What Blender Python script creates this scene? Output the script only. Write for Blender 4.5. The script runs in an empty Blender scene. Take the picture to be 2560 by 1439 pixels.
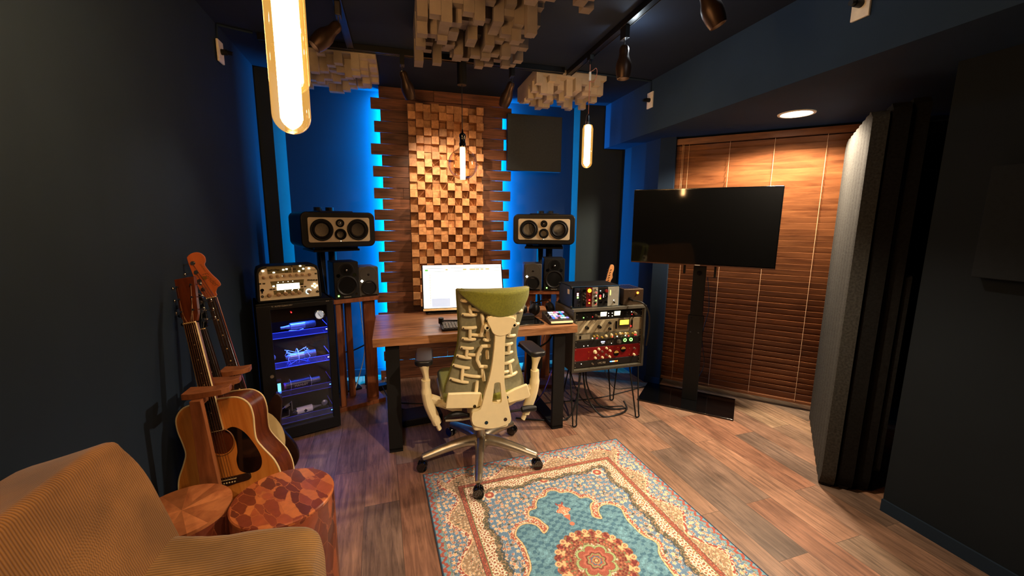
import bpy, bmesh, math, random
from math import sin, cos, pi, radians, sqrt, atan2, hypot
from mathutils import Matrix, Vector
import numpy as np

C = bpy.context.scene.collection
sc = bpy.context.scene
V = Vector

# ------------------------------------------------------------------ camera
F_PX, PITCH, ROLL, YAW, CAM_H = 1020.0, radians(9.35), radians(0.5), radians(15.2), 1.49
fw = V((sin(YAW)*cos(PITCH), cos(YAW)*cos(PITCH), -sin(PITCH)))
rt = V((cos(YAW), -sin(YAW), 0)); up = rt.cross(fw)
rt2 = rt*cos(ROLL) + up*sin(ROLL); up2 = up*cos(ROLL) - rt*sin(ROLL)
cam = bpy.data.cameras.new('camera'); cam_o = bpy.data.objects.new('camera', cam); C.objects.link(cam_o)
cam.sensor_width = 36; cam.lens = F_PX*36/2560; cam.clip_start = 0.02
cam_o.matrix_world = Matrix(((rt2.x, up2.x, -fw.x, 0), (rt2.y, up2.y, -fw.y, 0), (rt2.z, up2.z, -fw.z, CAM_H), (0, 0, 0, 1)))
sc.camera = cam_o
cam.dof.use_dof = True; cam.dof.focus_distance = 2.7; cam.dof.aperture_fstop = 9

# ------------------------------------------------------------------ world, exposure
w = bpy.data.worlds.new('world'); sc.world = w; w.use_nodes = True
w.node_tree.nodes['Background'].inputs[0].default_value = (0.35, 0.42, 0.6, 1)
w.node_tree.nodes['Background'].inputs[1].default_value = 0.02
sc.view_settings.view_transform = 'Standard'; sc.view_settings.look = 'None'
sc.view_settings.gamma = 1; sc.view_settings.use_curve_mapping = False
sc.view_settings.exposure = 0.75

# ------------------------------------------------------------------ lights of the room
SPOTC = (1.0, 0.76, 0.52); BLUE = (0.0, 0.36, 1.0)
def light(name, typ, loc, energy, color, aim=None, **kw):
    l = bpy.data.lights.new(name, typ); l.energy = energy; l.color = color
    for k, v in kw.items(): setattr(l, k, v)
    o = bpy.data.objects.new(name, l); C.objects.link(o); o.location = loc
    if aim is not None:
        o.rotation_euler = (V(aim)-V(loc)).to_track_quat('-Z', 'Y').to_euler()
    return o
# track spotlights: (head position, aim, energy)
SPOTS = [((0.125, 3.09, 2.33), (0.50, 3.80, 1.65), 48), ((0.755, 3.09, 2.33), (0.30, 3.80, 1.45), 48),
         ((1.255, 2.23, 2.30), (1.15, 1.85, 0.0), 60), ((1.36, 1.57, 2.32), (1.85, 1.20, 0.0), 80),
         ((-0.37, 2.38, 2.33), (-0.80, 2.0, 0.9), 12)]
for p, a, e in SPOTS:
    light('spot_head_light', 'SPOT', p, e, SPOTC, a, spot_size=radians(75), spot_blend=0.9, shadow_soft_size=0.03)
# two added unseen heads on the tracks behind the camera, as room fill
light('spot_head_light', 'SPOT', (1.25, -0.25, 2.36), 150, SPOTC, (0.60, 1.8, 0.2), spot_size=radians(56), spot_blend=0.9, shadow_soft_size=0.03)
light('spot_head_light', 'SPOT', (-0.27, -0.55, 2.36), 42, SPOTC, (-0.15, 1.35, 0.0), spot_size=radians(58), spot_blend=1, shadow_soft_size=0.03)
# recessed downlight in the alcove
light('downlight_light', 'SPOT', (2.535, 2.245, 2.185), 210, (1.0, 0.80, 0.58), (2.535, 2.245, 0), spot_size=radians(156), spot_blend=0.3, shadow_soft_size=0.07)
# blue led strips behind the plank panel
for x, s in ((-0.105, -1), (0.915, 1)):
    light('led_strip_light', 'AREA', (x, 3.945, 1.30), 108, BLUE, (x+s*0.050, 4.0, 1.30), shape='RECTANGLE', size=0.03, size_y=2.5)
light('led_strip_light', 'AREA', (0.40, 3.90, 0.20), 16, BLUE, (0.40, 3.2, 0.0), shape='RECTANGLE', size=1.0, size_y=0.03)
# light leaking from the open neck of the hanging spotlight onto the ceiling
light('spot_neck_light', 'POINT', (1.305, 2.24, 2.47), 1.0, (0.80, 0.92, 1.0), shadow_soft_size=0.015)
light('spot_neck_light', 'POINT', (1.33, 1.60, 2.50), 1.0, (0.80, 0.92, 1.0), shadow_soft_size=0.015)
# blue leds in the dry cabinet
CABM = Matrix.Translation((-0.891, 2.822, 0)) @ Matrix.Rotation(radians(19.8), 4, 'Z')
for zz, e in ((0.90, 2.0), (0.695, 1.6)):
    light('cabinet_led_light', 'AREA', CABM @ V((0.24, 0.10, zz)), e, (0.03, 0.13, 1.0), CABM @ V((0.24, 0.12, 0)), shape='RECTANGLE', size=0.28, size_y=0.02)

# ------------------------------------------------------------------ mesh helpers
class MB:
    def __init__(s): s.v = []; s.f = []; s.m = []; s.M = Matrix(); s.mi = 0
    def add(s, vs, fs):
        b = len(s.v); s.v += [tuple(s.M @ V(p)) for p in vs]
        for f in fs: s.f.append([b+i for i in f]); s.m.append(s.mi)
        return s
    def box(s, x0, x1, y0, y1, z0, z1):
        return s.add([(x0,y0,z0),(x1,y0,z0),(x1,y1,z0),(x0,y1,z0),(x0,y0,z1),(x1,y0,z1),(x1,y1,z1),(x0,y1,z1)],
                     [(0,3,2,1),(4,5,6,7),(0,1,5,4),(1,2,6,5),(2,3,7,6),(3,0,4,7)])
    def cyl(s, p0, p1, r0, r1=None, n=20, cap=True):
        r1 = r0 if r1 is None else r1; p0, p1 = V(p0), V(p1); a = (p1-p0).normalized()
        u = a.orthogonal().normalized(); w_ = a.cross(u); vs = []
        for p, r in ((p0, r0), (p1, r1)):
            for i in range(n): t = 2*pi*i/n; vs.append(p+(u*cos(t)+w_*sin(t))*r)
        fs = [(i, (i+1) % n, n+(i+1) % n, n+i) for i in range(n)]
        if cap: fs += [tuple(range(n))[::-1], tuple(range(n, 2*n))]
        return s.add(vs, fs)
    def lathe(s, prof, n=28, c=(0,0,0), axis='Z'):
        """prof: list of (radius, height)"""
        vs = []; c = V(c)
        for r, h in prof:
            for i in range(n):
                t = 2*pi*i/n
                p = V((r*cos(t), r*sin(t), h))
                if axis == 'Y': p = V((p.x, p.z, -p.y)); p = V((r*cos(t), h, r*sin(t)))
                if axis == 'X': p = V((h, r*cos(t), r*sin(t)))
                vs.append(c+p)
        fs = []
        for k in range(len(prof)-1):
            for i in range(n):
                q = (k*n+i, k*n+(i+1) % n, (k+1)*n+(i+1) % n, (k+1)*n+i)
                fs.append(q if axis != 'Y' else q[::-1])
        if prof[0][0] > 1e-5: fs.append(tuple(range(n))[::-1] if axis != 'Y' else tuple(range(n)))
        if prof[-1][0] > 1e-5:
            t = tuple(range((len(prof)-1)*n, len(prof)*n)); fs.append(t if axis != 'Y' else t[::-1])
        return s.add(vs, fs)
    def tube(s, pts, r, n=8, closed=False, flat=1.0, nrm=None):
        """sweep; r number or list; flat squashes along the second axis; nrm = fixed reference for that axis"""
        pts = [V(p) for p in pts]; N = len(pts); rs = r if isinstance(r, (list, tuple)) else [r]*N
        vs = []; prev = None
        for k, p in enumerate(pts):
            if closed: t = pts[(k+1) % N]-pts[k-1]
            else: t = pts[min(k+1, N-1)]-pts[max(k-1, 0)]
            t.normalize()
            if nrm is not None: u = t.cross(V(nrm)).normalized()
            elif prev is None: u = t.orthogonal().normalized()
            else: u = (prev-t*prev.dot(t)).normalized()
            prev = u; w_ = t.cross(u)
            for i in range(n):
                a = 2*pi*(i+.5)/n; vs.append(p+u*cos(a)*rs[k]+w_*sin(a)*rs[k]*flat)
        fs = []
        for k in range(N if closed else N-1):
            k2 = (k+1) % N
            for i in range(n): fs.append((k*n+i, k*n+(i+1) % n, k2*n+(i+1) % n, k2*n+i))
        if not closed: fs += [tuple(range(n))[::-1], tuple(range((N-1)*n, N*n))]
        return s.add(vs, fs)
    def prism(s, poly, h0, h1, plane='XY', holes=()):
        """extrude a polygon; plane XZ extrudes along y (h0..h1), XY along z, YZ along x"""
        def P(a, b, h): return {'XY': (a, b, h), 'XZ': (a, h, b), 'YZ': (h, a, b)}[plane]
        bm = bmesh.new(); loops = [list(poly)]+[list(h) for h in holes]; es = []
        for lp in loops:
            vs = [bm.verts.new(P(a, b, h0)) for a, b in lp]
            es += [bm.edges.new((vs[i], vs[(i+1) % len(vs)])) for i in range(len(vs))]
        if holes: bmesh.ops.triangle_fill(bm, edges=es, use_beauty=True)
        else: bm.faces.new(bm.verts)
        r = bmesh.ops.extrude_face_region(bm, geom=bm.faces[:])
        d = V(P(0, 0, h1))-V(P(0, 0, h0))
        for g in r['geom']:
            if isinstance(g, bmesh.types.BMVert): g.co += d
        bmesh.ops.recalc_face_normals(bm, faces=bm.faces)
        bm.verts.index_update(); base = [v.co.copy() for v in bm.verts]
        s.add(base, [[v.index for v in f.verts] for f in bm.faces]); bm.free(); return s
    def rbox(s, x0, x1, y0, y1, z0, z1, r=0.02, n=4, plane='XZ'):
        """box with rounded corners in one plane"""
        R = {'XZ': (x0, x1, z0, z1, y0, y1), 'XY': (x0, x1, y0, y1, z0, z1), 'YZ': (y0, y1, z0, z1, x0, x1)}[plane]
        a0, a1, b0, b1, h0, h1 = R
        return s.prism(rrect(a0, a1, b0, b1, r, n), h0, h1, plane)
    def ball(s, c, r, n=16, sc_=(1,1,1)):
        k = n//2; prof = [(r*sin(pi*i/k), -r*cos(pi*i/k)) for i in range(k+1)]
        M0 = s.M; s.M = s.M @ Matrix.Translation(c) @ Matrix.Diagonal((*sc_, 1)); s.lathe(prof, n); s.M = M0; return s
    def grid(s, fn, nu, nv, closed_u=False):
        vs = [fn(i/(nu-1), j/(nv-1)) for j in range(nv) for i in range(nu)]; fs = []
        for j in range(nv-1):
            for i in range(nu-1): a = j*nu+i; fs.append((a, a+1, a+nu+1, a+nu))
        return s.add(vs, fs)
    def build(s, name, mats, parent=None, bevel=0, seg=2, angle=35, smooth=True, weld=False, **props):
        me = bpy.data.meshes.new(name); me.from_pydata(s.v, [], s.f)
        if not isinstance(mats, (list, tuple)): mats = [mats]
        for m in mats: me.materials.append(m)
        me.polygons.foreach_set('material_index', s.m); me.validate(); me.update()
        if weld:
            b = bmesh.new(); b.from_mesh(me); bmesh.ops.remove_doubles(b, verts=b.verts, dist=1e-4); b.to_mesh(me); b.free()
        if smooth: me.shade_smooth(); me.set_sharp_from_angle(angle=radians(angle))
        o = bpy.data.objects.new(name, me); C.objects.link(o)
        if parent is not None: o.parent = parent
        if bevel:
            md = o.modifiers.new('bevel', 'BEVEL'); md.width = bevel; md.segments = seg; md.limit_method = 'ANGLE'; md.angle_limit = radians(40)
            md.harden_normals = True
        for k, v in props.items(): o[k] = v
        return o
def rrect(a0, a1, b0, b1, r, n=4):
    out = []
    for cx, cy, t0 in ((a1-r, b1-r, 0), (a0+r, b1-r, 90), (a0+r, b0+r, 180), (a1-r, b0+r, 270)):
        for i in range(n+1): t = radians(t0+90*i/n); out.append((cx+r*cos(t), cy+r*sin(t)))
    return out
def circ(cx, cy, r, n=24): return [(cx+r*cos(2*pi*i/n), cy+r*sin(2*pi*i/n)) for i in range(n)]
def smooth_pts(pts, n=6, closed=False):
    """Catmull-Rom"""
    P = [V(p) for p in pts]; N = len(P); out = []
    rng = range(N) if closed else range(N-1)
    for i in rng:
        p0 = P[(i-1) % N] if closed or i > 0 else P[i]; p1 = P[i]; p2 = P[(i+1) % N]
        p3 = P[(i+2) % N] if closed or i+2 < N else p2
        for k in range(n):
            t = k/n; out.append(0.5*((2*p1)+(p2-p0)*t+(2*p0-5*p1+4*p2-p3)*t*t+(3*p1-p0-3*p2+p3)*t**3))
    if not closed: out.append(P[-1])
    return out
def sp2(pts, n=6, closed=True): return [(p.x, p.y) for p in smooth_pts([(a, b, 0) for a, b in pts], n, closed)]
def thing(name, label, cat, loc=(0,0,0), rotz=0.0, group=None, M=None):
    o = bpy.data.objects.new(name, None); C.objects.link(o); o.empty_display_size = 0.05
    if M is not None: o.matrix_world = M
    else: o.location = loc; o.rotation_euler = (0, 0, radians(rotz))
    o['label'] = label; o['category'] = cat
    if group: o['group'] = group
    return o
def tag(o, label, cat, group=None):
    o['label'] = label; o['category'] = cat
    if group: o['group'] = group
    return o
def dup(root, M, label, group=None):
    def cp(o, par):
        c = o.copy(); C.objects.link(c); c.parent = par
        for ch in o.children: cp(ch, c)
        return c
    kids = list(root.children); r = root.copy(); C.objects.link(r); r.matrix_world = M; r['label'] = label
    if group: r['group'] = group
    for ch in kids: cp(ch, r)
    return r
def TR(x, y, z, rz=0.0): return Matrix.Translation((x, y, z)) @ Matrix.Rotation(radians(rz), 4, 'Z')
def text(s, name, mat_, parent, size, loc, rot=(pi/2, 0, 0), depth=0.0004, align='CENTER', shear=0, label=None):
    cu = bpy.data.curves.new(name, 'FONT'); cu.body = s; cu.size = size; cu.extrude = depth; cu.align_x = align; cu.align_y = 'CENTER'; cu.shear = shear
    to = bpy.data.objects.new(name+'_tmp', cu); C.objects.link(to); bpy.context.view_layer.update()
    me = bpy.data.meshes.new_from_object(to.evaluated_get(bpy.context.evaluated_depsgraph_get()))
    bpy.data.objects.remove(to); me.materials.clear(); me.materials.append(mat_)
    o = bpy.data.objects.new(name, me); C.objects.link(o); o.parent = parent; o.location = loc; o.rotation_euler = rot
    if label: o['label'] = label
    return o

# ------------------------------------------------------------------ materials
def new(name):
    m = bpy.data.materials.new(name); m.use_nodes = True; nt = m.node_tree; return m, nt, nt.nodes['Principled BSDF']
def lin(c): return tuple(((x/255)/12.92 if x/255 <= 0.04045 else ((x/255+0.055)/1.055)**2.4) for x in c)
def plain(name, c, rough=0.5, metal=0.0, var=0.12, scale=30, bump=0.0, spec=0.5, coat=0.0, sheen=0.0):
    """c is an sRGB 0-255 colour; slight procedural mottling"""
    m, nt, b = new(name); c = lin(c); N = nt.nodes; L = nt.links
    b.inputs['Roughness'].default_value = rough; b.inputs['Metallic'].default_value = metal
    b.inputs['Specular IOR Level'].default_value = spec; b.inputs['Coat Weight'].default_value = coat
    b.inputs['Sheen Weight'].default_value = sheen
    tc = N.new('ShaderNodeTexCoord'); nz = N.new('ShaderNodeTexNoise'); nz.inputs['Scale'].default_value = scale; nz.inputs['Detail'].default_value = 5
    cr = N.new('ShaderNodeValToRGB'); L.new(tc.outputs['Object'], nz.inputs['Vector']); L.new(nz.outputs['Fac'], cr.inputs[0])
    cr.color_ramp.elements[0].position = 0.3; cr.color_ramp.elements[1].position = 0.7
    cr.color_ramp.elements[0].color = tuple(x*(1-var) for x in c)+(1,); cr.color_ramp.elements[1].color = tuple(min(1, x*(1+var)) for x in c)+(1,)
    L.new(cr.outputs[0], b.inputs['Base Color'])
    if bump:
        bp = N.new('ShaderNodeBump'); bp.inputs['Strength'].default_value = bump; bp.inputs['Distance'].default_value = 0.002
        n2 = N.new('ShaderNodeTexNoise'); n2.inputs['Scale'].default_value = scale*8; L.new(tc.outputs['Object'], n2.inputs['Vector'])
        L.new(n2.outputs['Fac'], bp.inputs['Height']); L.new(bp.outputs[0], b.inputs['Normal'])
    return m
def emis(name, c, strength):
    m, nt, b = new(name); c = lin(c)
    b.inputs['Base Color'].default_value = (*c, 1); b.inputs['Emission Color'].default_value = (*c, 1); b.inputs['Emission Strength'].default_value = strength
    return m
def wood(name, c1, c2, scale=(1, 1, 1), grain=18, rough=0.45, island=0.25, bump=0.25, knots=0.0, spec=0.4):
    """grain runs along the axis with the smallest scale; tone varies per board (mesh island)"""
    m, nt, b = new(name); N = nt.nodes; L = nt.links
    tc = N.new('ShaderNodeTexCoord'); mp = N.new('ShaderNodeMapping'); mp.inputs['Scale'].default_value = scale
    geo = N.new('ShaderNodeNewGeometry'); add = N.new('ShaderNodeVectorMath'); add.operation = 'ADD'
    mul = N.new('ShaderNodeVectorMath'); mul.operation = 'SCALE'; cmb = N.new('ShaderNodeCombineXYZ')
    for i in range(3): L.new(geo.outputs['Random Per Island'], cmb.inputs[i])
    L.new(cmb.outputs[0], mul.inputs[0]); mul.inputs['Scale'].default_value = 7.3
    L.new(tc.outputs['Object'], add.inputs[0]); L.new(mul.outputs[0], add.inputs[1]); L.new(add.outputs[0], mp.inputs[0])
    nz = N.new('ShaderNodeTexNoise'); nz.inputs['Scale'].default_value = grain; nz.inputs['Detail'].default_value = 8; nz.inputs['Roughness'].default_value = 0.65; nz.inputs['Distortion'].default_value = 0.6
    L.new(mp.outputs[0], nz.inputs['Vector'])
    cr = N.new('ShaderNodeValToRGB'); L.new(nz.outputs['Fac'], cr.inputs[0])
    cr.color_ramp.elements[0].position = 0.33; cr.color_ramp.elements[1].position = 0.68
    cr.color_ramp.elements[0].color = (*lin(c1), 1); cr.color_ramp.elements[1].color = (*lin(c2), 1)
    hsv = N.new('ShaderNodeHueSaturation'); mr = N.new('ShaderNodeMapRange')
    mr.inputs[3].default_value = 1-island; mr.inputs[4].default_value = 1+island
    L.new(geo.outputs['Random Per Island'], mr.inputs[0]); L.new(mr.outputs[0], hsv.inputs['Value']); L.new(cr.outputs[0], hsv.inputs['Color'])
    L.new(hsv.outputs[0], b.inputs['Base Color'])
    b.inputs['Roughness'].default_value = rough; b.inputs['Specular IOR Level'].default_value = spec
    bp = N.new('ShaderNodeBump'); bp.inputs['Strength'].default_value = bump; bp.inputs['Distance'].default_value = 0.003
    L.new(nz.outputs['Fac'], bp.inputs['Height']); L.new(bp.outputs[0], b.inputs['Normal'])
    return m
def glassy(name, tint=(1, 1, 1), refl=0.12, rough=0.03, glow=None):
    m = bpy.data.materials.new(name); m.use_nodes = True; nt = m.node_tree; N = nt.nodes; L = nt.links
    N.remove(N['Principled BSDF']); out = N['Material Output']
    t = N.new('ShaderNodeBsdfTransparent'); t.inputs[0].default_value = (*tint, 1)
    g = N.new('ShaderNodeBsdfGlossy'); g.inputs['Roughness'].default_value = rough
    lw = N.new('ShaderNodeLayerWeight'); lw.inputs[0].default_value = 0.25
    mt = N.new('ShaderNodeMath'); mt.operation = 'MULTIPLY_ADD'; mt.inputs[1].default_value = 0.75; mt.inputs[2].default_value = refl*0.3
    mx = N.new('ShaderNodeMixShader'); L.new(lw.outputs['Facing'], mt.inputs[0]); L.new(mt.outputs[0], mx.inputs[0])
    if refl < 0.2: mt.inputs[1].default_value = refl*3
    L.new(t.outputs[0], mx.inputs[1]); L.new(g.outputs[0], mx.inputs[2]); L.new(mx.outputs[0], out.inputs[0])
    if glow:   # emission put in for light caught in bulb glass or shelf acrylic
        em = N.new('ShaderNodeEmission'); em.inputs[0].default_value = (*lin(glow[0]), 1); em.inputs[1].default_value = glow[1]
        ad = N.new('ShaderNodeAddShader'); L.new(mx.outputs[0], ad.inputs[0]); L.new(em.outputs[0], ad.inputs[1]); L.new(ad.outputs[0], out.inputs[0])
    return m

M_wall = plain('navy_wall_paint', (27, 41, 57), 0.9, scale=4, var=0.06, bump=0.15, spec=0.2)
M_beam = plain('blue_beam_tone', (36, 54, 76), 0.9, scale=4, var=0.06, spec=0.15)  # bluer and lighter than the wall colour
M_wallr = plain('charcoal_blue_wall', (26, 32, 38), 0.9, scale=4, var=0.06, spec=0.1)
M_ceil = plain('navy_ceiling_paint', (28, 38, 54), 0.85, scale=4, var=0.06, spec=0.2)
M_pillar = plain('grey_green_pillar_paint', (44, 52, 54), 0.85, scale=5, var=0.06, spec=0.2)
M_black = plain('black_plastic', (11, 11, 12), 0.45, spec=0.35)
M_haze_liner = plain('added_black_liner', (5, 5, 6), 0.95, spec=0.03)
M_matblack = plain('matte_black_metal', (14, 14, 14), 0.6, bump=0.1, spec=0.3)
M_track = plain('track_black', (14, 14, 15), 0.35)
M_spot = plain('bronze_black_spot', (58, 42, 32), 0.42, 0.6)
M_chrome = plain('chrome', (190, 190, 190), 0.18, 1.0, var=0.03)
M_alu = plain('brushed_aluminium', (175, 165, 145), 0.32, 0.9)
M_white = plain('white_plastic', (225, 220, 205), 0.4)
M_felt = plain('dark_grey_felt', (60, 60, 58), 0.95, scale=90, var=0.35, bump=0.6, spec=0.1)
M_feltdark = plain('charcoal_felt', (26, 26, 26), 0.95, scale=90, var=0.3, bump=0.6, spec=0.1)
M_cream = plain('cream_baffle', (196, 184, 160), 0.45, 0.15, var=0.04)
M_foam = plain('grey_foam', (118, 106, 96), 0.9, scale=20, var=0.08, bump=0.2)
M_foam_lit = plain('bulb_lit_foam', (176, 164, 146), 0.9, scale=20, var=0.08, bump=0.2)  # lit copy of the grey foam, tube bulb light put into its tone
M_plank = wood('reclaimed_wall_planks', (62, 34, 20), (124, 76, 50), (0.25, 3, 3), 12, 0.55, island=0.36)
M_block = wood('diffuser_block_wood', (150, 100, 62), (200, 146, 96), (1.2, 0.4, 1.2), 22, 0.5, island=0.34, bump=0.1)
M_desk = wood('desk_wood', (118, 76, 48), (200, 144, 100), (0.35, 3.2, 3.2), 9, 0.33, island=0.2, bump=0.12)
M_stand = wood('stand_wood', (100, 54, 30), (156, 92, 56), (3, 3, 0.4), 9, 0.45, island=0.15, bump=0.12)
M_blind = wood('blind_wood', (92, 52, 28), (140, 88, 52), (0.4, 3, 3), 7, 0.42, island=0.16, bump=0.05)
M_gstand = wood('guitar_stand_wood', (112, 62, 34), (160, 98, 58), (3, 3, 0.5), 7, 0.42, island=0.1, bump=0.05)
M_teak1 = wood('teak_wedge', (150, 82, 48), (208, 132, 80), (1, 1, 1), 10, 0.35, island=0.3, bump=0.05)
M_spruce = wood('amber_spruce_top', (204, 118, 44), (228, 146, 66), (4, 4, 0.3), 12, 0.28, island=0.0, bump=0.02)
M_maho = wood('mahogany_side', (74, 32, 16), (112, 54, 26), (3, 3, 0.5), 10, 0.25, island=0.0, bump=0.02)
M_fret = wood('rosewood_board', (34, 20, 14), (56, 32, 22), (3, 3, 0.5), 14, 0.5, island=0.0, bump=0.05)
M_maple = wood('maple_headstock', (190, 130, 80), (214, 154, 100), (3, 3, 0.4), 8, 0.35, island=0.0, bump=0.02)
M_bind = plain('cream_binding', (232, 206, 150), 0.4, var=0.03)
M_glossblack = plain('gloss_black', (8, 8, 9), 0.12, coat=0.5)
M_green = plain('olive_green_fabric', (116, 118, 30), 0.85, scale=120, var=0.2, bump=0.3, sheen=0.2)
M_ivory = plain('ivory_plastic', (238, 222, 176), 0.38, var=0.03)
M_mesh = plain('grey_green_backshell', (132, 128, 100), 0.55, scale=60, var=0.15)
M_cable = plain('black_cable', (12, 12, 13), 0.5)
M_led_w = emis('white_led', (255, 250, 225), 2.5)
M_led_g = emis('green_led', (120, 255, 90), 4)
M_led_r = emis('red_led', (255, 30, 30), 6)
M_led_a = emis('amber_led', (255, 150, 40), 5)
M_led_b = emis('blue_led', (80, 150, 255), 4)
M_fil = emis('glowing_filament', (255, 205, 150), 55)   # the tube bulbs light the room themselves
M_glass = glassy('amber_clear_glass', (1.0, 0.90, 0.74), 0.5)
M_clear = glassy('clear_glass', (0.97, 0.98, 1.0), 0.08)

# ------------------------------------------------------------------ floor
def floor_material():
    m, nt, b = new('vinyl_plank_floor'); N = nt.nodes; L = nt.links
    tc = N.new('ShaderNodeTexCoord'); mp = N.new('ShaderNodeMapping'); mp.inputs['Rotation'].default_value = (0, 0, radians(-92.8)); mp.inputs['Location'].default_value = (0.35, 0.045, 0)
    br = N.new('ShaderNodeTexBrick'); br.inputs['Scale'].default_value = 1.0; br.inputs['Brick Width'].default_value = 0.92; br.inputs['Row Height'].default_value = 0.177
    br.inputs['Mortar Size'].default_value = 0.0012; br.inputs['Mortar Smooth'].default_value = 0.2; br.inputs['Bias'].default_value = 0.0
    br.offset = 0.37; br.inputs['Color1'].default_value = (0, 0, 0, 1); br.inputs['Color2'].default_value = (1, 1, 1, 1); br.inputs['Mortar'].default_value = (0.5, 0.5, 0.5, 1)
    L.new(tc.outputs['Object'], mp.inputs[0]); L.new(mp.outputs[0], br.inputs['Vector'])
    rgb = N.new('ShaderNodeRGBToBW'); L.new(br.outputs['Color'], rgb.inputs[0])
    cr = N.new('ShaderNodeValToRGB'); L.new(rgb.outputs[0], cr.inputs[0]); cr.color_ramp.interpolation = 'LINEAR'
    e = cr.color_ramp.elements; e[0].position = 0.0; e[1].position = 1.0
    e[0].color = (*lin((112, 94, 82)), 1); e[1].color = (*lin((158, 132, 106)), 1)
    for p, c in ((0.25, (156, 116, 92)), (0.5, (132, 112, 94)), (0.75, (144, 102, 80))):
        q = e.new(p); q.color = (*lin(c), 1)
    # grain stretched along each board, shifted per board
    cmb = N.new('ShaderNodeCombineXYZ'); L.new(rgb.outputs[0], cmb.inputs[0]); L.new(rgb.outputs[0], cmb.inputs[1])
    sc_ = N.new('ShaderNodeVectorMath'); sc_.operation = 'SCALE'; sc_.inputs['Scale'].default_value = 37.0; L.new(cmb.outputs[0], sc_.inputs[0])
    ad = N.new('ShaderNodeVectorMath'); ad.operation = 'ADD'; L.new(mp.outputs[0], ad.inputs[0]); L.new(sc_.outputs[0], ad.inputs[1])
    m2 = N.new('ShaderNodeMapping'); m2.inputs['Scale'].default_value = (1.2, 14, 1); L.new(ad.outputs[0], m2.inputs[0])
    nz = N.new('ShaderNodeTexNoise'); nz.inputs['Scale'].default_value = 3.2; nz.inputs['Detail'].default_value = 9; nz.inputs['Roughness'].default_value = 0.68; nz.inputs['Distortion'].default_value = 0.8
    L.new(m2.outputs[0], nz.inputs['Vector'])
    mr = N.new('ShaderNodeMapRange'); mr.inputs[1].default_value = 0.3; mr.inputs[2].default_value = 0.72; mr.inputs[3].default_value = 0.38; mr.inputs[4].default_value = 1.3; L.new(nz.outputs['Fac'], mr.inputs[0])
    big = N.new('ShaderNodeTexNoise'); big.inputs['Scale'].default_value = 4.5; big.inputs['Detail'].default_value = 3; L.new(ad.outputs[0], big.inputs['Vector'])
    mr2 = N.new('ShaderNodeMapRange'); mr2.inputs[1].default_value = 0.35; mr2.inputs[2].default_value = 0.65; mr2.inputs[3].default_value = 0.75; mr2.inputs[4].default_value = 1.2; L.new(big.outputs['Fac'], mr2.inputs[0])
    mm = N.new('ShaderNodeMath'); mm.operation = 'MULTIPLY'; L.new(mr.outputs[0], mm.inputs[0]); L.new(mr2.outputs[0], mm.inputs[1])
    seam = N.new('ShaderNodeMath'); seam.operation = 'MULTIPLY_ADD'; seam.inputs[1].default_value = -0.6; seam.inputs[2].default_value = 1.0; L.new(br.outputs['Fac'], seam.inputs[0])
    mm2 = N.new('ShaderNodeMath'); mm2.operation = 'MULTIPLY'; L.new(mm.outputs[0], mm2.inputs[0]); L.new(seam.outputs[0], mm2.inputs[1])
    hsv = N.new('ShaderNodeHueSaturation'); L.new(cr.outputs[0], hsv.inputs['Color']); L.new(mm2.outputs[0], hsv.inputs['Value'])
    L.new(hsv.outputs[0], b.inputs['Base Color']); b.inputs['Roughness'].default_value = 0.42; b.inputs['Specular IOR Level'].default_value = 0.35
    bp = N.new('ShaderNodeBump'); bp.inputs['Strength'].default_value = 0.25; bp.inputs['Distance'].default_value = 0.002; L.new(mm2.outputs[0], bp.inputs['Height']); L.new(bp.outputs[0], b.inputs['Normal'])
    return m
def S(name, mb, mat_, **k): return mb.build(name, mat_, kind='structure', smooth=False, **k)
S('floor', MB().box(-1.6, 4.0, -1.8, 4.2, -0.05, 0), floor_material())
S('ceiling', MB().box(-1.6, 4.0, -1.8, 4.2, 2.60, 2.66), M_ceil)
# left wall splays outward a little towards the back
S('wall_left', MB().prism([(-0.861, -1.8), (-0.869, -1.5), (-1.020, 3.95), (-1.020, 4.2), (-1.2, 4.2), (-1.1, -1.8)], 0, 2.60), M_wall)
S('wall_back', MB().box(-1.02, 2.25, 4.00, 4.10, 0, 2.60), M_wall)
S('wall_back_left_pillar', MB().box(-1.025, -0.915, 3.64, 4.00, 0, 2.60), M_pillar)
S('wall_back_right_pillar', MB().box(1.715, 2.19, 3.85, 4.00, 0, 2.60), M_pillar)
S('wall_rear', MB().box(-1.2, 3.9, -1.80, -1.70, 0, 2.60), M_wall)
S('wall_right', MB().prism([(2.405, 1.36), (2.45, -1.72), (2.60, -1.72), (2.60, 1.36)], 0, 2.20), M_wallr)
S('trim_1', MB().box(1.97, 3.95, -1.75, 4.0, 2.20, 2.60), M_beam)             # dropped beam along the right side
S('wall_alcove_near', MB().box(2.60, 3.95, 1.28, 1.36, 0, 2.20), M_wall)
S('wall_alcove_back', MB().prism([(2.18, 3.20), (2.19, 3.99), (2.30, 3.99), (2.30, 3.26), (2.27, 3.11)], 0, 2.20), M_wall)
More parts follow.
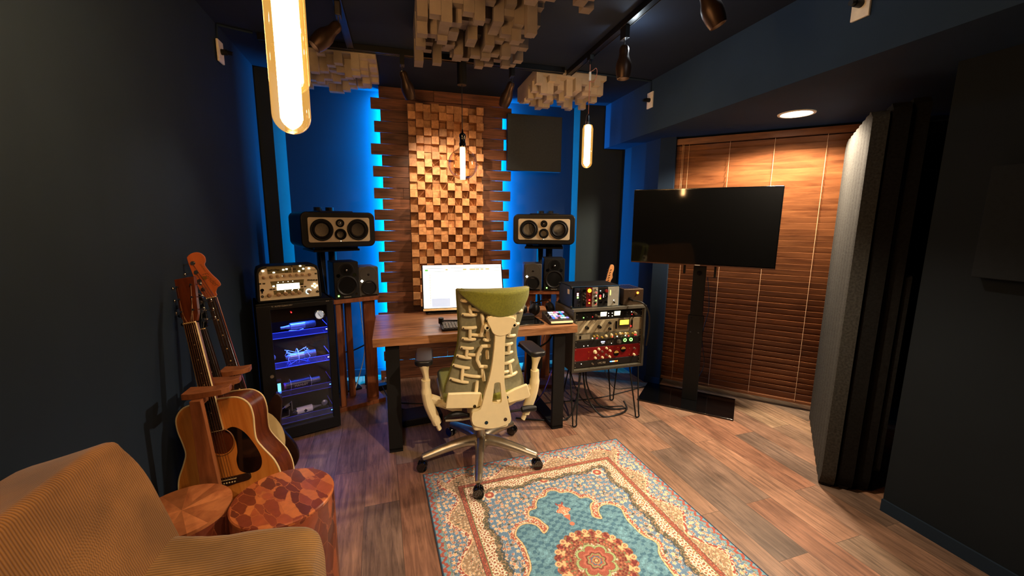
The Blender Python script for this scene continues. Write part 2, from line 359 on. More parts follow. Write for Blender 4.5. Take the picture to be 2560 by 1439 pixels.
# diagonal window wall behind the blind
dg = MB()
dg.prism([(2.27, 3.11), (2.34, 3.18), (2.42, 3.26), (2.30, 3.99)], 0, 2.20)
dg.prism([(2.42, 3.26), (4.0, 1.68), (4.0, 3.0), (3.0, 3.9), (2.30, 3.99)], 0, 0.10)
dg.prism([(2.42, 3.26), (4.0, 1.68), (4.0, 3.0), (3.0, 3.9), (2.30, 3.99)], 2.19, 2.20)
dg.prism([(3.55, 1.83), (3.95, 1.43), (4.0, 1.68), (3.65, 2.03)], 0, 2.20)
S('wall_diagonal', dg, M_wall)
wn = MB(); wn.M = TR(2.42, 3.26, 0, -45); wn.box(0, 2.2, 0.0, 0.01, 0.10, 2.19)
S('window_1', wn, M_glossblack)
bs = MB(); bs.prism([(-0.857, -1.5), (-1.001, 3.70), (-1.013, 3.70), (-0.869, -1.5)], 0, 0.06); S('baseboard_left', bs, M_wall)
S('baseboard_back', MB().box(-0.90, 1.70, 3.985, 4.0, 0, 0.07), M_wall)
bs = MB(); bs.prism([(2.168, 3.205), (2.178, 3.85), (2.19, 3.85), (2.182, 3.20), (2.272, 3.112), (2.262, 3.100)], 0, 0.065); S('baseboard_alcove', bs, M_wall)
S('baseboard_right', MB().prism([(2.393, 1.36), (2.438, -1.7), (2.45, -1.7), (2.405, 1.36)], 0, 0.065), M_wall)

# ------------------------------------------------------------------ plank wall panel
random.seed(4)
pw = thing('plank_wall_panel', 'tall dark reclaimed plank panel with staggered ends glowing blue behind', 'wall panel', (0.40, 3.85, 0))
pl = MB(); row = 0.0928; z = 2.598
i = 0
while z > 0.08:
    xl = -0.205 if i % 2 else -0.135; xr = 1.005 if i % 2 else 0.945
    if i == 0: xl, xr = -0.13, 1.0
    xl += random.uniform(-.02, .02); xr += random.uniform(-.02, .02)
    cut = random.uniform(0.0, 0.8); dz = 0.0025
    for a, b in ((xl, cut), (cut+0.001, xr)):
        pl.box(a-.40, b-.40, -0.02+random.uniform(-.002, .002), 0.0, z-row+dz, z)
    z -= row; i += 1
pl.build('planks', M_plank, pw, bevel=0.0015, seg=1)
MB().box(-0.42, -0.36, 0.0, 0.13, 0.05, 2.59).box(0.36, 0.42, 0.0, 0.13, 0.05, 2.59).build('battens', M_matblack, pw)
st = MB().box(-0.50, -0.485, 0.04, 0.06, 0.06, 2.56).box(0.485, 0.50, 0.04, 0.06, 0.06, 2.56)
st.build('led_strip', emis('led_strip_blue', (0, 130, 255), 3), pw)

# wooden block diffusers, three stacked squares
random.seed(11)
def block_panel(k, label):
    r = thing('block_diffuser', label, 'diffuser', (0.415, 3.83, 2.465-0.585*k), 0, 'wooden block diffusers on the plank panel')
    MB().box(-0.325, 0.325, -0.012, 0, -0.585, 0).build('backing_board', M_fret, r)
    b = MB()
    for j in range(9):
        for i in range(10):
            if (i+j+k) % 2: h = random.choice([.075, .085, .095])
            else: h = random.choice([.005, .01, .02, .035, .055])
            if random.random() < .12: h = random.choice([.02, .045, .07])
            x = -0.325+i*0.065; z = -j*0.065; g = 0.0009
            b.box(x+g, x+.065-g, -0.012-h, -0.012, z-.065+g, z-g)
    b.build('blocks', M_block, r, bevel=0.0012, seg=1)
for k, l in enumerate(['wooden block diffuser on the plank wall, topmost square behind the globe bulb', 'wooden block diffuser on the plank wall, middle square of the stack', 'wooden block diffuser on the plank wall, lowest square behind the monitor']): block_panel(k, l)

# grey skyline diffusers on the ceiling
def skyline(x0, y0, n, m, label, seed, hs, cell=0.0515, fm=None):
    fm = fm or M_foam
    random.seed(seed); W = n*cell; D = m*cell
    r = thing('skyline_diffuser', label, 'ceiling diffuser', (x0+W/2, y0+D/2, 2.60), 0, 'grey foam diffusers on the ceiling')
    MB().box(-W/2, W/2, -D/2, D/2, -0.045, 0).build('base_plate', fm, r, bevel=0.003)
    b = MB()
    for i in range(n):
        for j in range(m):
            h = random.choice(hs)
            if h < .01: continue
            x = -W/2+i*cell; y = -D/2+j*cell
            b.box(x+.0005, x+cell-.0005, y+.0005, y+cell-.0005, -0.045-h, -0.045)
    b.build('foam_blocks', fm, r)
skyline(0.110, 2.06, 12, 12, 'largest grey foam block diffuser on the ceiling above the chair', 3, [0, 0, .02, .05, .08, .11, .14, .165])
skyline(1.00, 3.045, 11, 10, 'foam block diffuser toned pale as bulb-lit on the ceiling behind the small tube bulb', 5, [0, 0, .02, .04, .065, .09, .115], fm=M_foam_lit)
skyline(-0.74, 3.045, 12, 10, 'foam block diffuser on the ceiling behind the two big tube bulbs', 8, [0, 0, .02, .04, .065, .09, .115], fm=M_foam_lit)
skyline(0.24, 1.25, 12, 12, 'foam block diffuser on the ceiling cut off by the top of the photo', 9, [0, 0, .02, .05, .08, .11, .14, .165])

# grey panels
hp = MB().box(-0.265, 0.265, -0.05, 0.0, 0, 0.50).build('hanging_acoustic_panel', plain('grey_panel_fabric', (60, 66, 72), 0.95, scale=60, var=.08, spec=.1), bevel=0.004)
hp.location = (1.235, 3.82, 1.95); tag(hp, 'square grey acoustic panel beside the plank wall above the right speaker', 'acoustic panel')
sp_ = MB().box(-0.06, 0, -0.5, 0, -0.23, 0.23).build('wall_acoustic_panel', plain('navy_panel_fabric', (30, 35, 40), 0.95, scale=60, var=.08, spec=.1), bevel=0.004)
sp_.location = (2.41, 1.16, 1.50); tag(sp_, 'dark square acoustic panel on the right wall near the photo edge', 'acoustic panel')

# ------------------------------------------------------------------ track lighting
def rail(name, x0, x1, y0, y1, label):
    m = MB(); m.box(x0, x1, y0, y1, 2.565, 2.60)
    if x1-x0 > y1-y0: m.box(x0, x1, y0-.004, y0, 2.561, 2.568).box(x0, x1, y1, y1+.004, 2.561, 2.568)
    else: m.box(x0-.004, x0, y0, y1, 2.561, 2.568).box(x1, x1+.004, y0, y1, 2.561, 2.568)
    return tag(m.build(name, M_track, bevel=0.001), label, 'track rail', 'black ceiling track rails')
rail('lighting_track', -0.285, -0.251, -1.6, 2.985, 'black ceiling track rail above the armchair along the left side')
rail('lighting_track', -0.80, 1.20, 2.995, 3.029, 'black ceiling track rail running across in front of the plank wall')
rail('lighting_track', 1.235, 1.269, -1.6, 3.09, 'black ceiling track rail beside the right beam carrying the small tube bulb')
def spot(x, y, aim, label, loc_z=2.565, scale=1.0):
    r = thing('track_spotlight', label, 'spotlight', (x, y, loc_z), 0, 'black bottle-shaped track spotlights')
    MB().box(-.014, .014, -.03, .03, -.065, 0).build('track_adapter', M_track, r, bevel=.003)
    MB().cyl((0, 0, -.065), (0, 0, -.10), .004).cyl((-.008, 0, -.098), (.008, 0, -.098), .007).build('stem', M_chrome, r)
    d = (V(aim)-V((x, y, loc_z-.1))).normalized(); q = d.to_track_quat('-Z', 'Y').to_matrix().to_4x4()
    m = MB(); m.M = Matrix.Translation((0, 0, -.098)) @ q @ Matrix.Scale(scale, 4)
    m.lathe([(.0, .004), (.018, .0), (.026, -.012), (.027, -.03), (.026, -.045), (.031, -.065), (.041, -.09), (.044, -.115), (.040, -.15), (.034, -.175), (.030, -.176), (.034, -.15), (.036, -.12), (0.0, -.10)], 28)
    m.build('shade', M_spot, r)
    m = MB(); m.M = Matrix.Translation((0, 0, -.098)) @ q @ Matrix.Scale(scale, 4); m.cyl((0, 0, -.113), (0, 0, -.118), .033)
    m.build('lamp_face', emis('lamp_face', (255, 205, 150), 5), r, label='glowing lamp face')
    return r
spot(0.048, 3.012, (0.30, 3.42, 1.75), 'black spotlight on the rear rail left of the globe bulb')
spot(0.804, 3.012, (0.60, 3.42, 1.75), 'black spotlight on the rear rail right of the globe bulb')
spot(1.252, 2.24, (1.27, 2.20, 0.0), 'black spotlight hanging straight down beside the small tube bulb')
spot(1.252, 1.62, (1.95, 1.35, 1.0), 'black spotlight cut by the top edge near the right beam')
spot(-0.268, 2.42, (-0.75, 2.30, 1.95), 'brownish lit spotlight right behind the big tube bulbs')
spot(1.252, -0.22, (0.55, 2.2, 0.5), 'unseen black spotlight added on the right rail behind the camera')
spot(-0.268, -0.52, (-0.75, 1.2, 0.4), 'unseen black spotlight added on the left rail behind the camera')

def tube_bulb(x, y, zb, L, r, label, cord, grp, M_cord, loop=False, label_cat='pendant light'):
    """zb: bottom of the glass, L: glass length"""
    t = thing('tube_pendant', label, label_cat, (x, y, 2.565), 0, grp)
    zt = zb+L-2.565; z0 = zb-2.565
    MB().box(-.014, .014, -.025, .025, -.03, 0).cyl((0, 0, -.03), (0, 0, -.055), .006).build('track_adapter', M_track, t, bevel=.002)
    m = MB(); m.cyl((0, 0, -.055), (0, 0, zt+.055), .0022, n=8)
    if loop:
        m.tube(smooth_pts([(0, 0, -.10), (.022, 0, -.088), (.040, 0, -.073), (.050, 0, -.085), (.048, 0, -.12), (.032, 0, -.155), (.015, 0, -.160), (0, 0, -.15)], 6), .0022, 6)
    m.build('cord', M_cord, t, label='twisted pink cord' if loop else None) if loop else m.build('cord', M_cord, t)
    if loop: MB().rbox(-.007, .007, -.005, .005, -.155, -.10, .003).build('cord_clip', M_white, t, label='small white cord clip')
    MB().lathe([(.006, zt+.065), (.014, zt+.05), (.016, zt+.02), (.020, zt+.015), (.020, zt-.005)], 20).build('socket', M_chrome if loop else M_matblack, t)
    g = MB(); pr_ = [(r*.45, zt-.002), (r*.8, zt-.006), (r, zt-.03)]
    for k in range(0, 9): a = pi/2*k/8; pr_.append((max(r*cos(a), .0005), z0+r-r*sin(a)))
    g.lathe(pr_, 32); g.build('glass_tube', M_tubeglass, t)
    f = MB(); f.cyl((0, 0, zt-.012), (0, 0, z0+.030), r*.58, n=18); f.build('filament', M_fil, t, label='bright glowing filament column')
    return t
M_pink = plain('pink_twisted_cord', (190, 120, 100), 0.7, scale=200, var=.3)
M_tubeglass = glassy('amber_tube_glass', (1.0, 0.90, 0.70), 0.25, glow=((255, 190, 90), 0.22))
tube_bulb(-0.214, 1.00, 1.668, 0.62, 0.037, 'big glowing tube bulb hanging nearest the camera, lower one of two', 0, 'glowing tube pendants', M_cable)
tube_bulb(-0.252, 1.24, 1.812, 0.50, 0.037, 'big glowing tube bulb just behind the nearest one, ending higher', 0, 'glowing tube pendants', M_cable)
tube_bulb(1.245, 2.662, 1.850, 0.285, 0.036, 'small slim glowing tube bulb on a pink looped cord near the right beam', 0, 'glowing tube pendants', M_pink, True)
gp = thing('globe_pendant', 'clear globe bulb on a black cord in front of the block diffuser', 'pendant light', (0.445, 3.012, 2.565))
MB().cyl((0, 0, 0), (0, 0, -.15), .033, n=28).build('canopy', M_matblack, gp, bevel=.003)
MB().cyl((0, 0, -.15), (0, 0, -.445), .0028, n=8).build('cord', M_cable, gp)
MB().lathe([(.004, -.44), (.008, -.465), (.022, -.475), (.024, -.49), (.020, -.50), (.020, -.53), (.024, -.538), (.022, -.56), (.016, -.565)], 24).build('socket', M_glossblack, gp)
prf = [(.024, -.562)]
for k in range(3, 25): a = pi*k/24; prf.append((max(.105*sin(a), .001), -.68+.108*cos(a)))
MB().lathe(prf, 40).build('glass_globe', M_glass, gp)
MB().cyl((0, 0, -.566), (0, 0, -.785), .0185, n=16).build('filament', emis('globe_filament', (255, 205, 150), 20), gp, label='straight glowing filament column')
# recessed downlight
dl = thing('recessed_downlight', 'round recessed downlight glowing in the alcove ceiling', 'downlight', (2.535, 2.245, 2.20))
MB().lathe([(.085, -.001), (.092, -.006), (.106, -.005), (.108, 0)], 40).build('trim_ring', M_white, dl)
MB().cyl((0, 0, -.004), (0, 0, -.001), .084, n=40).build('diffuser', emis('downlight_disc', (255, 244, 225), 14), dl)

# wall plates with black plugs and their thin cable ducts
def plate(x, y, z, sx, label):
    r = thing('wall_plate', label, 'wall plate', (x, y, z), 0, 'white wall plates with black plugs')
    MB().box(min(0, sx*.012), max(0, sx*.012), -.038, .038, -.06, .06).build('cover_plate', M_white, r, bevel=.003)
    MB().cyl((sx*.01, 0, 0), (sx*.045, 0, 0), .016).cyl((sx*.045, 0, 0), (sx*.07, .0, -.004), .011).build('plug', M_black, r, label='black plug')
plate(-0.985, 2.925, 2.445, 1, 'white plate with black plug high on the left wall')
plate(1.97, 3.06, 2.45, -1, 'white plate with black plug on the beam beyond the small tube bulb')
plate(1.97, 1.485, 2.43, -1, 'white plate with black plug on the beam, cut by the top edge')
def duct(pts, label):
    m = MB(); m.tube(pts, .0075, 4); return tag(m.build('cable_duct', M_wall, smooth=False), label, 'cable duct')
duct([(-0.82, 2.99, 2.593), (-0.985, 2.93, 2.593), (-0.992, 2.93, 2.505)], 'thin painted cable duct from left rail end down to wall plate')
duct([(1.28, 3.022, 2.593), (1.962, 3.06, 2.593), (1.962, 3.06, 2.51)], 'thin painted cable duct across the ceiling to the beam plate')

# ------------------------------------------------------------------ wooden blind
bl = thing('venetian_blind', 'large brown wooden venetian blind on the diagonal window', 'blind', (2.285, 3.145, 0), -45)
BW = 1.55
MB().box(0, BW, -0.005, 0.05, 2.135, 2.185).build('headrail', M_blind, bl, bevel=.003)
m = MB(); z = 2.125; k = 0
while z > 0.10:
    M0 = Matrix.Translation((0, 0.025, z-0.02)) @ Matrix.Rotation(radians(-70), 4, 'X'); m.M = M0
    m.box(0.004, BW-.004, -0.025, 0.025, -0.0015, 0.0015); z -= 0.0455; k += 1
m.build('slats', M_blind, bl)
MB().box(0.004, BW-.004, 0.008, 0.045, 0.052, 0.075).build('bottom_rail', M_blind, bl, bevel=.003)
m = MB()
for x in (0.115, 0.42, 0.725, 1.05, 1.38): m.cyl((x, -0.003, 2.135), (x, -0.003, 0.07), .0016, n=6).cyl((x, .052, 2.135), (x, .052, .07), .0016, n=6)
for x in (0.065, 0.075): m.cyl((x, -0.012, 2.135), (x, -0.012, 1.35), .0014, n=6)
m.build('ladder_cords', plain('cord_beige', (200, 160, 120), .8), bl, label='thin beige ladder cords')

# ------------------------------------------------------------------ desk
dk = thing('desk', 'reclaimed wood desk with thick top and black slab legs', 'desk', (-0.1896, 2.52, 0), 1.3)
DW, DD = 1.362, 0.68
m = MB()
for a, b in ((0, .20), (.201, .45), (.451, DD)): m.box(0, DW, a, b, .722, .775)
m.build('tabletop', M_desk, dk, bevel=.003)
for x in (0.072, 1.200):
    m = MB()
    m.box(x, x+.085, .03, .06, 0.012, .722).box(x, x+.085, DD-.08, DD-.05, 0.012, .722).box(x, x+.085, .03, DD-.05, 0, .03).box(x, x+.085, .03, DD-.05, .69, .722)
    m.build('leg', M_matblack, dk, bevel=.002)
MB().box(.12, 1.24, DD-.10, DD-.07, .60, .722).build('rear_rail', M_matblack, dk, bevel=.002)

# monitor leaning back on a low foot
mo = thing('monitor', 'bright flat monitor leaning back on the desk behind the chair', 'monitor', (0.465, 3.135, 0.775), -1.5)
M_scr = emis('screen_white', (250, 252, 255), .62)
T = Matrix.Translation((0, -.02, .020)) @ Matrix.Rotation(radians(-19), 4, 'X')
def mt(): m = MB(); m.M = T; return m
mt().rbox(-.322, .322, 0, .028, 0, .366, .008).build('housing', M_glossblack, mo, bevel=.002)
mt().box(-.312, .312, -.0012, 0, .026, .364).build('screen', M_scr, mo, label='white glowing screen')
mt().box(-.318, .318, -.003, .0, .006, .022).build('chin', plain('champagne_strip', (205, 180, 140), .3, .6), mo, label='champagne coloured lower strip')
mt().box(-.312, .312, -.002, -.0012, .338, .341).box(-.285, .30, -.002, -.0012, .312, .3145).box(-.258, -.2565, -.002, -.0012, .045, .31).box(-.312, .25, -.002, -.0012, .305, .3065).build('window_lines', emis('ui_grey', (140, 160, 165), .4), mo)
m = mt(); random.seed(2)
for k in range(12): x = random.uniform(-.15, .2); m.box(x, x+random.uniform(.01, .03), -.002, -.0012, .322, .332)
for k in range(18): x = -.02+.012*k; m.box(x, x+.004, -.002, -.0012, .27-.001*k, .273-.001*k)
for k in range(12): m.box(-.262, -.259, -.002, -.0012, .06+.02*k, .07+.02*k)
m.build('toolbar_icons', emis('ui_icon', (190, 180, 120), .4), mo)
mt().box(-.295, -.272, -.002, -.0012, .318, .330).build('green_icon', emis('ui_green', (90, 190, 80), .5), mo, label='green toolbar icon')
mt().box(-.250, -.11, -.002, -.0012, .034, .10).build('grey_pane', emis('ui_pane', (180, 196, 222), .52), mo)
MB().rbox(-.30, .30, -.035, .13, 0, .014, .02, plane='XY').cyl((0, .06, .01), (0, .055, .09), .03).build('foot', M_glossblack, mo, bevel=.002)

# keyboard
kb = thing('keyboard', 'dark compact keyboard with grey keys lying on the desk left of the chair', 'keyboard', (0.238, 2.600, 0.776), 1.0)
kb.rotation_euler = (radians(4), 0, radians(1))
MB().rbox(0, .31, 0, .155, 0, .014, .012, plane='XY').build('keyboard_case', M_black, kb, bevel=.002)
m = MB()
for j in range(5):
    for i in range(14): m.box(.014+i*.0205, .014+i*.0205+.017, .015+j*.025, .015+j*.025+.020, .014, .0185)
m.build('keys', plain('grey_keys', (120, 116, 106), .5), kb, bevel=.001, seg=1)
MB().cyl((.012, .165, .002), (.012, .165, .042), .018, n=28).cyl((.012, .165, .02), (.31, .165, .008), .006).build('battery_barrel', M_black, kb, bevel=.002)

# pad controller
pc = thing('pad_controller', 'wedge shaped pad controller with glowing coloured pads at the desk corner', 'controller', (0.985, 2.60, 0.776), -2)
m = MB(); m.prism([(0, 0), (.20, 0), (.20, .055), (0, .022)], 0, .17, 'YZ'); m.build('controller_case', plain('charcoal_case', (58, 52, 44), .5), pc, bevel=.003)
m = MB(); m.prism([(-.012, .012), (.0, .008), (.0, .024), (-.006, .024)], .004, .166, 'YZ'); m.build('front_lip', M_ivory, pc, label='cream rounded front lip')
cols = [(255, 120, 150), (120, 120, 255), (40, 110, 255), (180, 200, 255), (255, 180, 170), (150, 230, 255), (90, 240, 200), (230, 160, 255), (255, 255, 240)]
random.seed(7); byc = {}
for j in range(4):
    for i in range(6):
        if random.random() < .16: continue
        y = .05+j*.034; x = .035+i*.021; z = .022+(y/.20)*.033
        c = random.choice(cols); q = byc.setdefault(c, MB()); q.box(x, x+.017, y, y+.024, z, z+.005)
PM = {c: emis('pad_glow', c, 1.0) for c in cols}
for c, q in byc.items(): q.build('pad', PM[c], pc, bevel=.001, seg=1)
m = MB()
for k in range(3): m.cyl((.016, .05+k*.045, .035), (.016, .05+k*.045, .05), .007)
m.build('dial', M_black, pc)

# small mixer / audio controller left of it
mx = thing('desk_controller', 'thin black touch controller with red lights between chair and pads', 'controller', (0.76, 2.605, 0.776), 2)
MB().rbox(0, .19, 0, .20, 0, .012, .015, plane='XY').build('slab', M_glossblack, mx, bevel=.002)
MB().box(0.005, .185, -.002, 0, .003, .008).build('front_edge', M_alu, mx, label='silver front edge')
m = MB()
for i in range(6):
    for j in range(2): m.box(.02+i*.026, .024+i*.026, .13+j*.03, .134+j*.03, .012, .0135)
m.build('red_lights', M_led_r, mx)
MB().rbox(.03, .16, .12, .19, .012, .045, .01, plane='XY').build('raised_block', M_black, mx, bevel=.003)

def headphones(name, label, M):
    r = thing(name, label, 'headphones', group=None, M=M)
    for s in (-1, 1):
        m = MB(); m.M = Matrix.Translation((s*.072, 0, .05)) @ Matrix.Rotation(s*radians(72), 4, 'Y') @ Matrix.Rotation(radians(10), 4, 'X')
        m.lathe([(.0, -.012), (.030, -.014), (.043, -.008), (.046, .004), (.040, .018), (.03, .024), (0, .026)], 28); m.build('ear_cup', M_black, r)
        m = MB(); m.M = Matrix.Translation((s*.072, 0, .05)) @ Matrix.Rotation(s*radians(72), 4, 'Y') @ Matrix.Rotation(radians(10), 4, 'X')
        m.tube([(.034*cos(a*pi/12), .034*sin(a*pi/12), -.016) for a in range(24)], .011, 8, closed=True); m.build('ear_cushion', M_matblack, r)
    m = MB(); m.tube(smooth_pts([(-.085, .01, .075), (-.075, .05, .10), (-.04, .10, .085), (0, .12, .07), (.04, .10, .085), (.075, .05, .10), (.085, .01, .075)], 5), .009, 8, flat=.5); m.build('headband', M_black, r)
    m = MB(); m.ball((0, .118, .08), .006); m.build('band_badge', M_chrome, r)
headphones('headphones', 'black headphones lying open behind the pad controller', TR(1.03, 2.90, .778, 10))
headphones('headphones', 'second black headphones half hidden behind the chair headrest', TR(0.835, 2.86, .778, 60))

# ------------------------------------------------------------------ office chair
oc = thing('office_chair', 'ivory framed ergonomic office chair with olive green headrest seen from behind', 'office chair', (0.44, 2.345, 0))
def lerp(t, tab):
    for (a, va), (b, vb) in zip(tab, tab[1:]):
        if t <= b: return va+(vb-va)*max(0, (t-a))/(b-a)
    return tab[-1][1]
HW = [(.47, .232), (.50, .236), (.55, .230), (.62, .208), (.70, .184), (.80, .168), (.90, .171), (1.0, .184), (1.08, .195), (1.13, .200)]
YB = [(.47, -.175), (.55, -.160), (.65, -.145), (.75, -.150), (.85, -.178), (.95, -.208), (1.05, -.228), (1.13, -.235)]
XC = [(.47, .008), (.8, .018), (1.13, .042)]
def yb(x, z): return lerp(z, YB)+1.1*(x-lerp(z, XC))**2
def backpt(u, v, off=0, z0=.475, z1=1.125, k=1.0):
    z = z0+(z1-z0)*v; x = lerp(z, XC)+(2*u-1)*lerp(z, HW)*k; return (x, yb(x, z)+off, z)
m = MB(); m.grid(lambda u, v: backpt(u, v), 21, 36); o = m.build('back_shell', M_mesh, oc); s_ = o.modifiers.new('solid', 'SOLIDIFY'); s_.thickness = .006; s_.offset = 0
m = MB(); m.grid(lambda u, v: backpt(u, v, .022, k=1.015), 21, 36); o = m.build('back_cushion', M_green, oc); s_ = o.modifiers.new('solid', 'SOLIDIFY'); s_.thickness = .026; s_.offset = 0
HB = [(-.165, 1.122), (-.135, 1.091), (-.096, 1.050), (-.048, 1.009), (.01, .975), (.040, .963), (.068, .958), (.10, .960), (.127, .967), (.178, .994), (.205, 1.025), (.229, 1.063), (.248, 1.122)]
def headpt(u, v):
    xx = .042+(2*u-1)*.203; t = abs(2*u-1)
    zb = lerp(xx, HB); zt = 1.140-.016*t**3; z = zb+(zt-zb)*v
    e = max(0, 1-t*t)**.45*min(1, .35+v*5)*min(1, .35+(1-v)*5)
    return (xx, yb(xx, min(z, 1.13))-.010-.072*e, z)
m = MB(); m.grid(headpt, 33, 17); o = m.build('headrest_cover', M_green, oc); s_ = o.modifiers.new('solid', 'SOLIDIFY'); s_.thickness = .034; s_.offset = -1.0
o.modifiers.new('sub', 'SUBSURF').levels = 1; o.modifiers['sub'].render_levels = 1
# ribs of the back, grouped by side
RL = [[(-0.139, 1.068), (-0.109, 1.066)], [(-0.098, 1.042), (-0.09, 0.989)], [(-0.134, 0.989), (-0.058, 0.988)], [(-0.131, 0.911), (-0.057, 0.913)], [(-0.092, 0.907), (-0.091, 0.845)], [(-0.13, 0.844), (-0.059, 0.84)], [(-0.136, 0.788), (-0.069, 0.783)], [(-0.104, 0.783), (-0.107, 0.729)], [(-0.157, 0.737), (-0.08, 0.722)], [(-0.179, 0.679), (-0.088, 0.662)], [(-0.125, 0.667), (-0.134, 0.59)], [(-0.197, 0.599), (-0.097, 0.58)], [(-0.09, 1.022), (-0.041, 1.015)], [(-0.091, 0.87), (0.007, 0.863)], [(-0.092, 0.744), (-0.026, 0.743)], [(-0.122, 0.624), (-0.014, 0.611)]]
RI = [[(-0.037, 0.999), (-0.025, 0.936), (-0.035, 0.866)], [(-0.001, 0.897), (0.007, 0.838)], [(-0.017, 0.842), (0.016, 0.84)], [(0.02, 0.803), (-0.026, 0.803), (-0.045, 0.76), (-0.051, 0.72), (-0.034, 0.68), (0.007, 0.676)], [(0.003, 0.775), (0.007, 0.723)], [(-0.022, 0.666), (-0.014, 0.595)], [(-0.051, 0.599), (-0.069, 0.483)]]
RR = [[(0.175, 0.996), (0.201, 0.995)], [(0.158, 0.976), (0.15, 0.9)], [(0.142, 0.918), (0.189, 0.915)], [(0.121, 0.847), (0.173, 0.843)], [(0.109, 0.792), (0.16, 0.793)], [(0.139, 0.786), (0.139, 0.729)], [(0.105, 0.737), (0.165, 0.736)], [(0.11, 0.671), (0.175, 0.683)], [(0.149, 0.667), (0.158, 0.596)], [(0.114, 0.591), (0.197, 0.605)], [(0.093, 0.624), (0.145, 0.624)], [(0.145, 0.977), (0.129, 0.927), (0.13, 0.855)]]
def ribs(rows, off, r=.0098):
    for l in rows:
        pts = []
        for k in range(len(l)-1):
            (x0, z0), (x1, z1) = l[k], l[k+1]
            for q in range(4): t = q/4; pts.append((x0+(x1-x0)*t, z0+(z1-z0)*t))
        pts.append(l[-1])
        horiz = abs(l[0][1]-l[-1][1]) < abs(l[0][0]-l[-1][0])*.5
        n = len(pts); P3 = []
        for i, (x, z) in enumerate(pts):
            e = abs(i/(n-1)-.5)*2; o_ = off+(.010*e**3 if horiz and len(l) == 2 else 0)
            P3.append((x, min(yb(x, z), yb(x, z))-.012+o_-.004, z))
        m = MB(); m.tube(P3, [r*.85]+[r]*(len(P3)-2)+[r*.85], 8)
        m.build('back_rib', M_ivory, oc)
ribs(RL, -.004); ribs(RR, -.004); ribs(RI, -.022, .0105)
m = MB()
for x, z in ((-.137, 1.068), (-.132, .988), (-.128, .91), (-.128, .843), (-.133, .787), (-.154, .736), (-.176, .678), (-.193, .597)): y = yb(x, z)-.026; m.cyl((x, y, z), (x, y+.004, z), .0035, n=10)
m.build('rib_screws', M_matblack, oc)
# spine
SPN = [(-0.010, 0.990), (0.134, 0.984), (0.121, 0.919), (0.088, 0.885), (0.082, 0.727), (0.083, 0.606), (0.102, 0.50), (0.119, 0.418), (0.121, 0.385), (0.10, 0.366), (0.02, 0.352), (-0.05, 0.366), (-0.095, 0.392), (-0.097, 0.455), (-0.052, 0.475), (-0.026, 0.566), (0.008, 0.692), (0.028, 0.859), (0.022, 0.895), (0.001, 0.935)]
slot = sp2([(0.024, 0.600), (.026, .613), (.034, .618), (.050, .618), (.058, .613), (0.060, 0.600), (.064, .55), (0.067, 0.512), (.063, .50), (.053, .495), (.028, .495), (.018, .50), (0.014, 0.512), (.019, .55)], 2)
m = MB(); m.prism(sp2(SPN, 3), -.285, -.262, 'XZ', holes=[slot]); m.build('spine', M_ivory, oc, bevel=.006, seg=3, angle=50)
m = MB(); m.prism(sp2([(-0.008, .984), (.132, .978), (.122, .925), (.105, .893), (.06, .880), (.022, .893), (.004, .925)], 4), -.292, -.28, 'XZ'); m.build('spine_yoke', M_ivory, oc, bevel=.004)
MB().cyl((-.012, -.275, .930), (-.012, -.235, .930), .017).cyl((.138, -.275, .935), (.138, -.235, .935), .016).build('yoke_knuckle', M_ivory, oc, bevel=.003)
MB().cyl((-.012, -.278, .926), (-.012, -.274, .926), .007).cyl((.138, -.278, .932), (.138, -.274, .932), .007).cyl((-.02, -.288, .392), (-.02, -.284, .392), .010).cyl((.088, -.288, .398), (.088, -.284, .398), .010).cyl((-.075, -.232, .468), (-.075, -.228, .468), .009).cyl((.112, -.232, .50), (.112, -.228, .50), .008).build('spine_screws', M_glossblack, oc)
MB().box(-.09, .115, -.27, -.02, .335, .43).build('tilt_housing', M_ivory, oc, bevel=.02, seg=3)
m = MB(); m.prism(sp2([(-0.222, .556), (-.10, .548), (-.035, .540), (-.028, .468), (-.075, .455), (-.236, .470)], 1), -.228, -.205, 'XZ'); m.build('lumbar_band', M_ivory, oc, bevel=.007, seg=3); m = MB(); m.prism([(0.105, .520), (.16, .545), (.232, .566), (.252, .50), (.246, .482), (.122, .462)], -.228, -.205, 'XZ')
m.build('lumbar_band', M_ivory, oc, bevel=.007, seg=3)
# seat
m = MB(); m.rbox(-.245, .262, -.17, .315, .435, .462, .07, 6, 'XY'); m.build('seat_pan', M_ivory, oc, bevel=.008)
m = MB(); m.rbox(-.240, .257, -.175, .320, .460, .512, .07, 6, 'XY'); m.build('seat_cushion', M_green, oc, bevel=.020, seg=3)
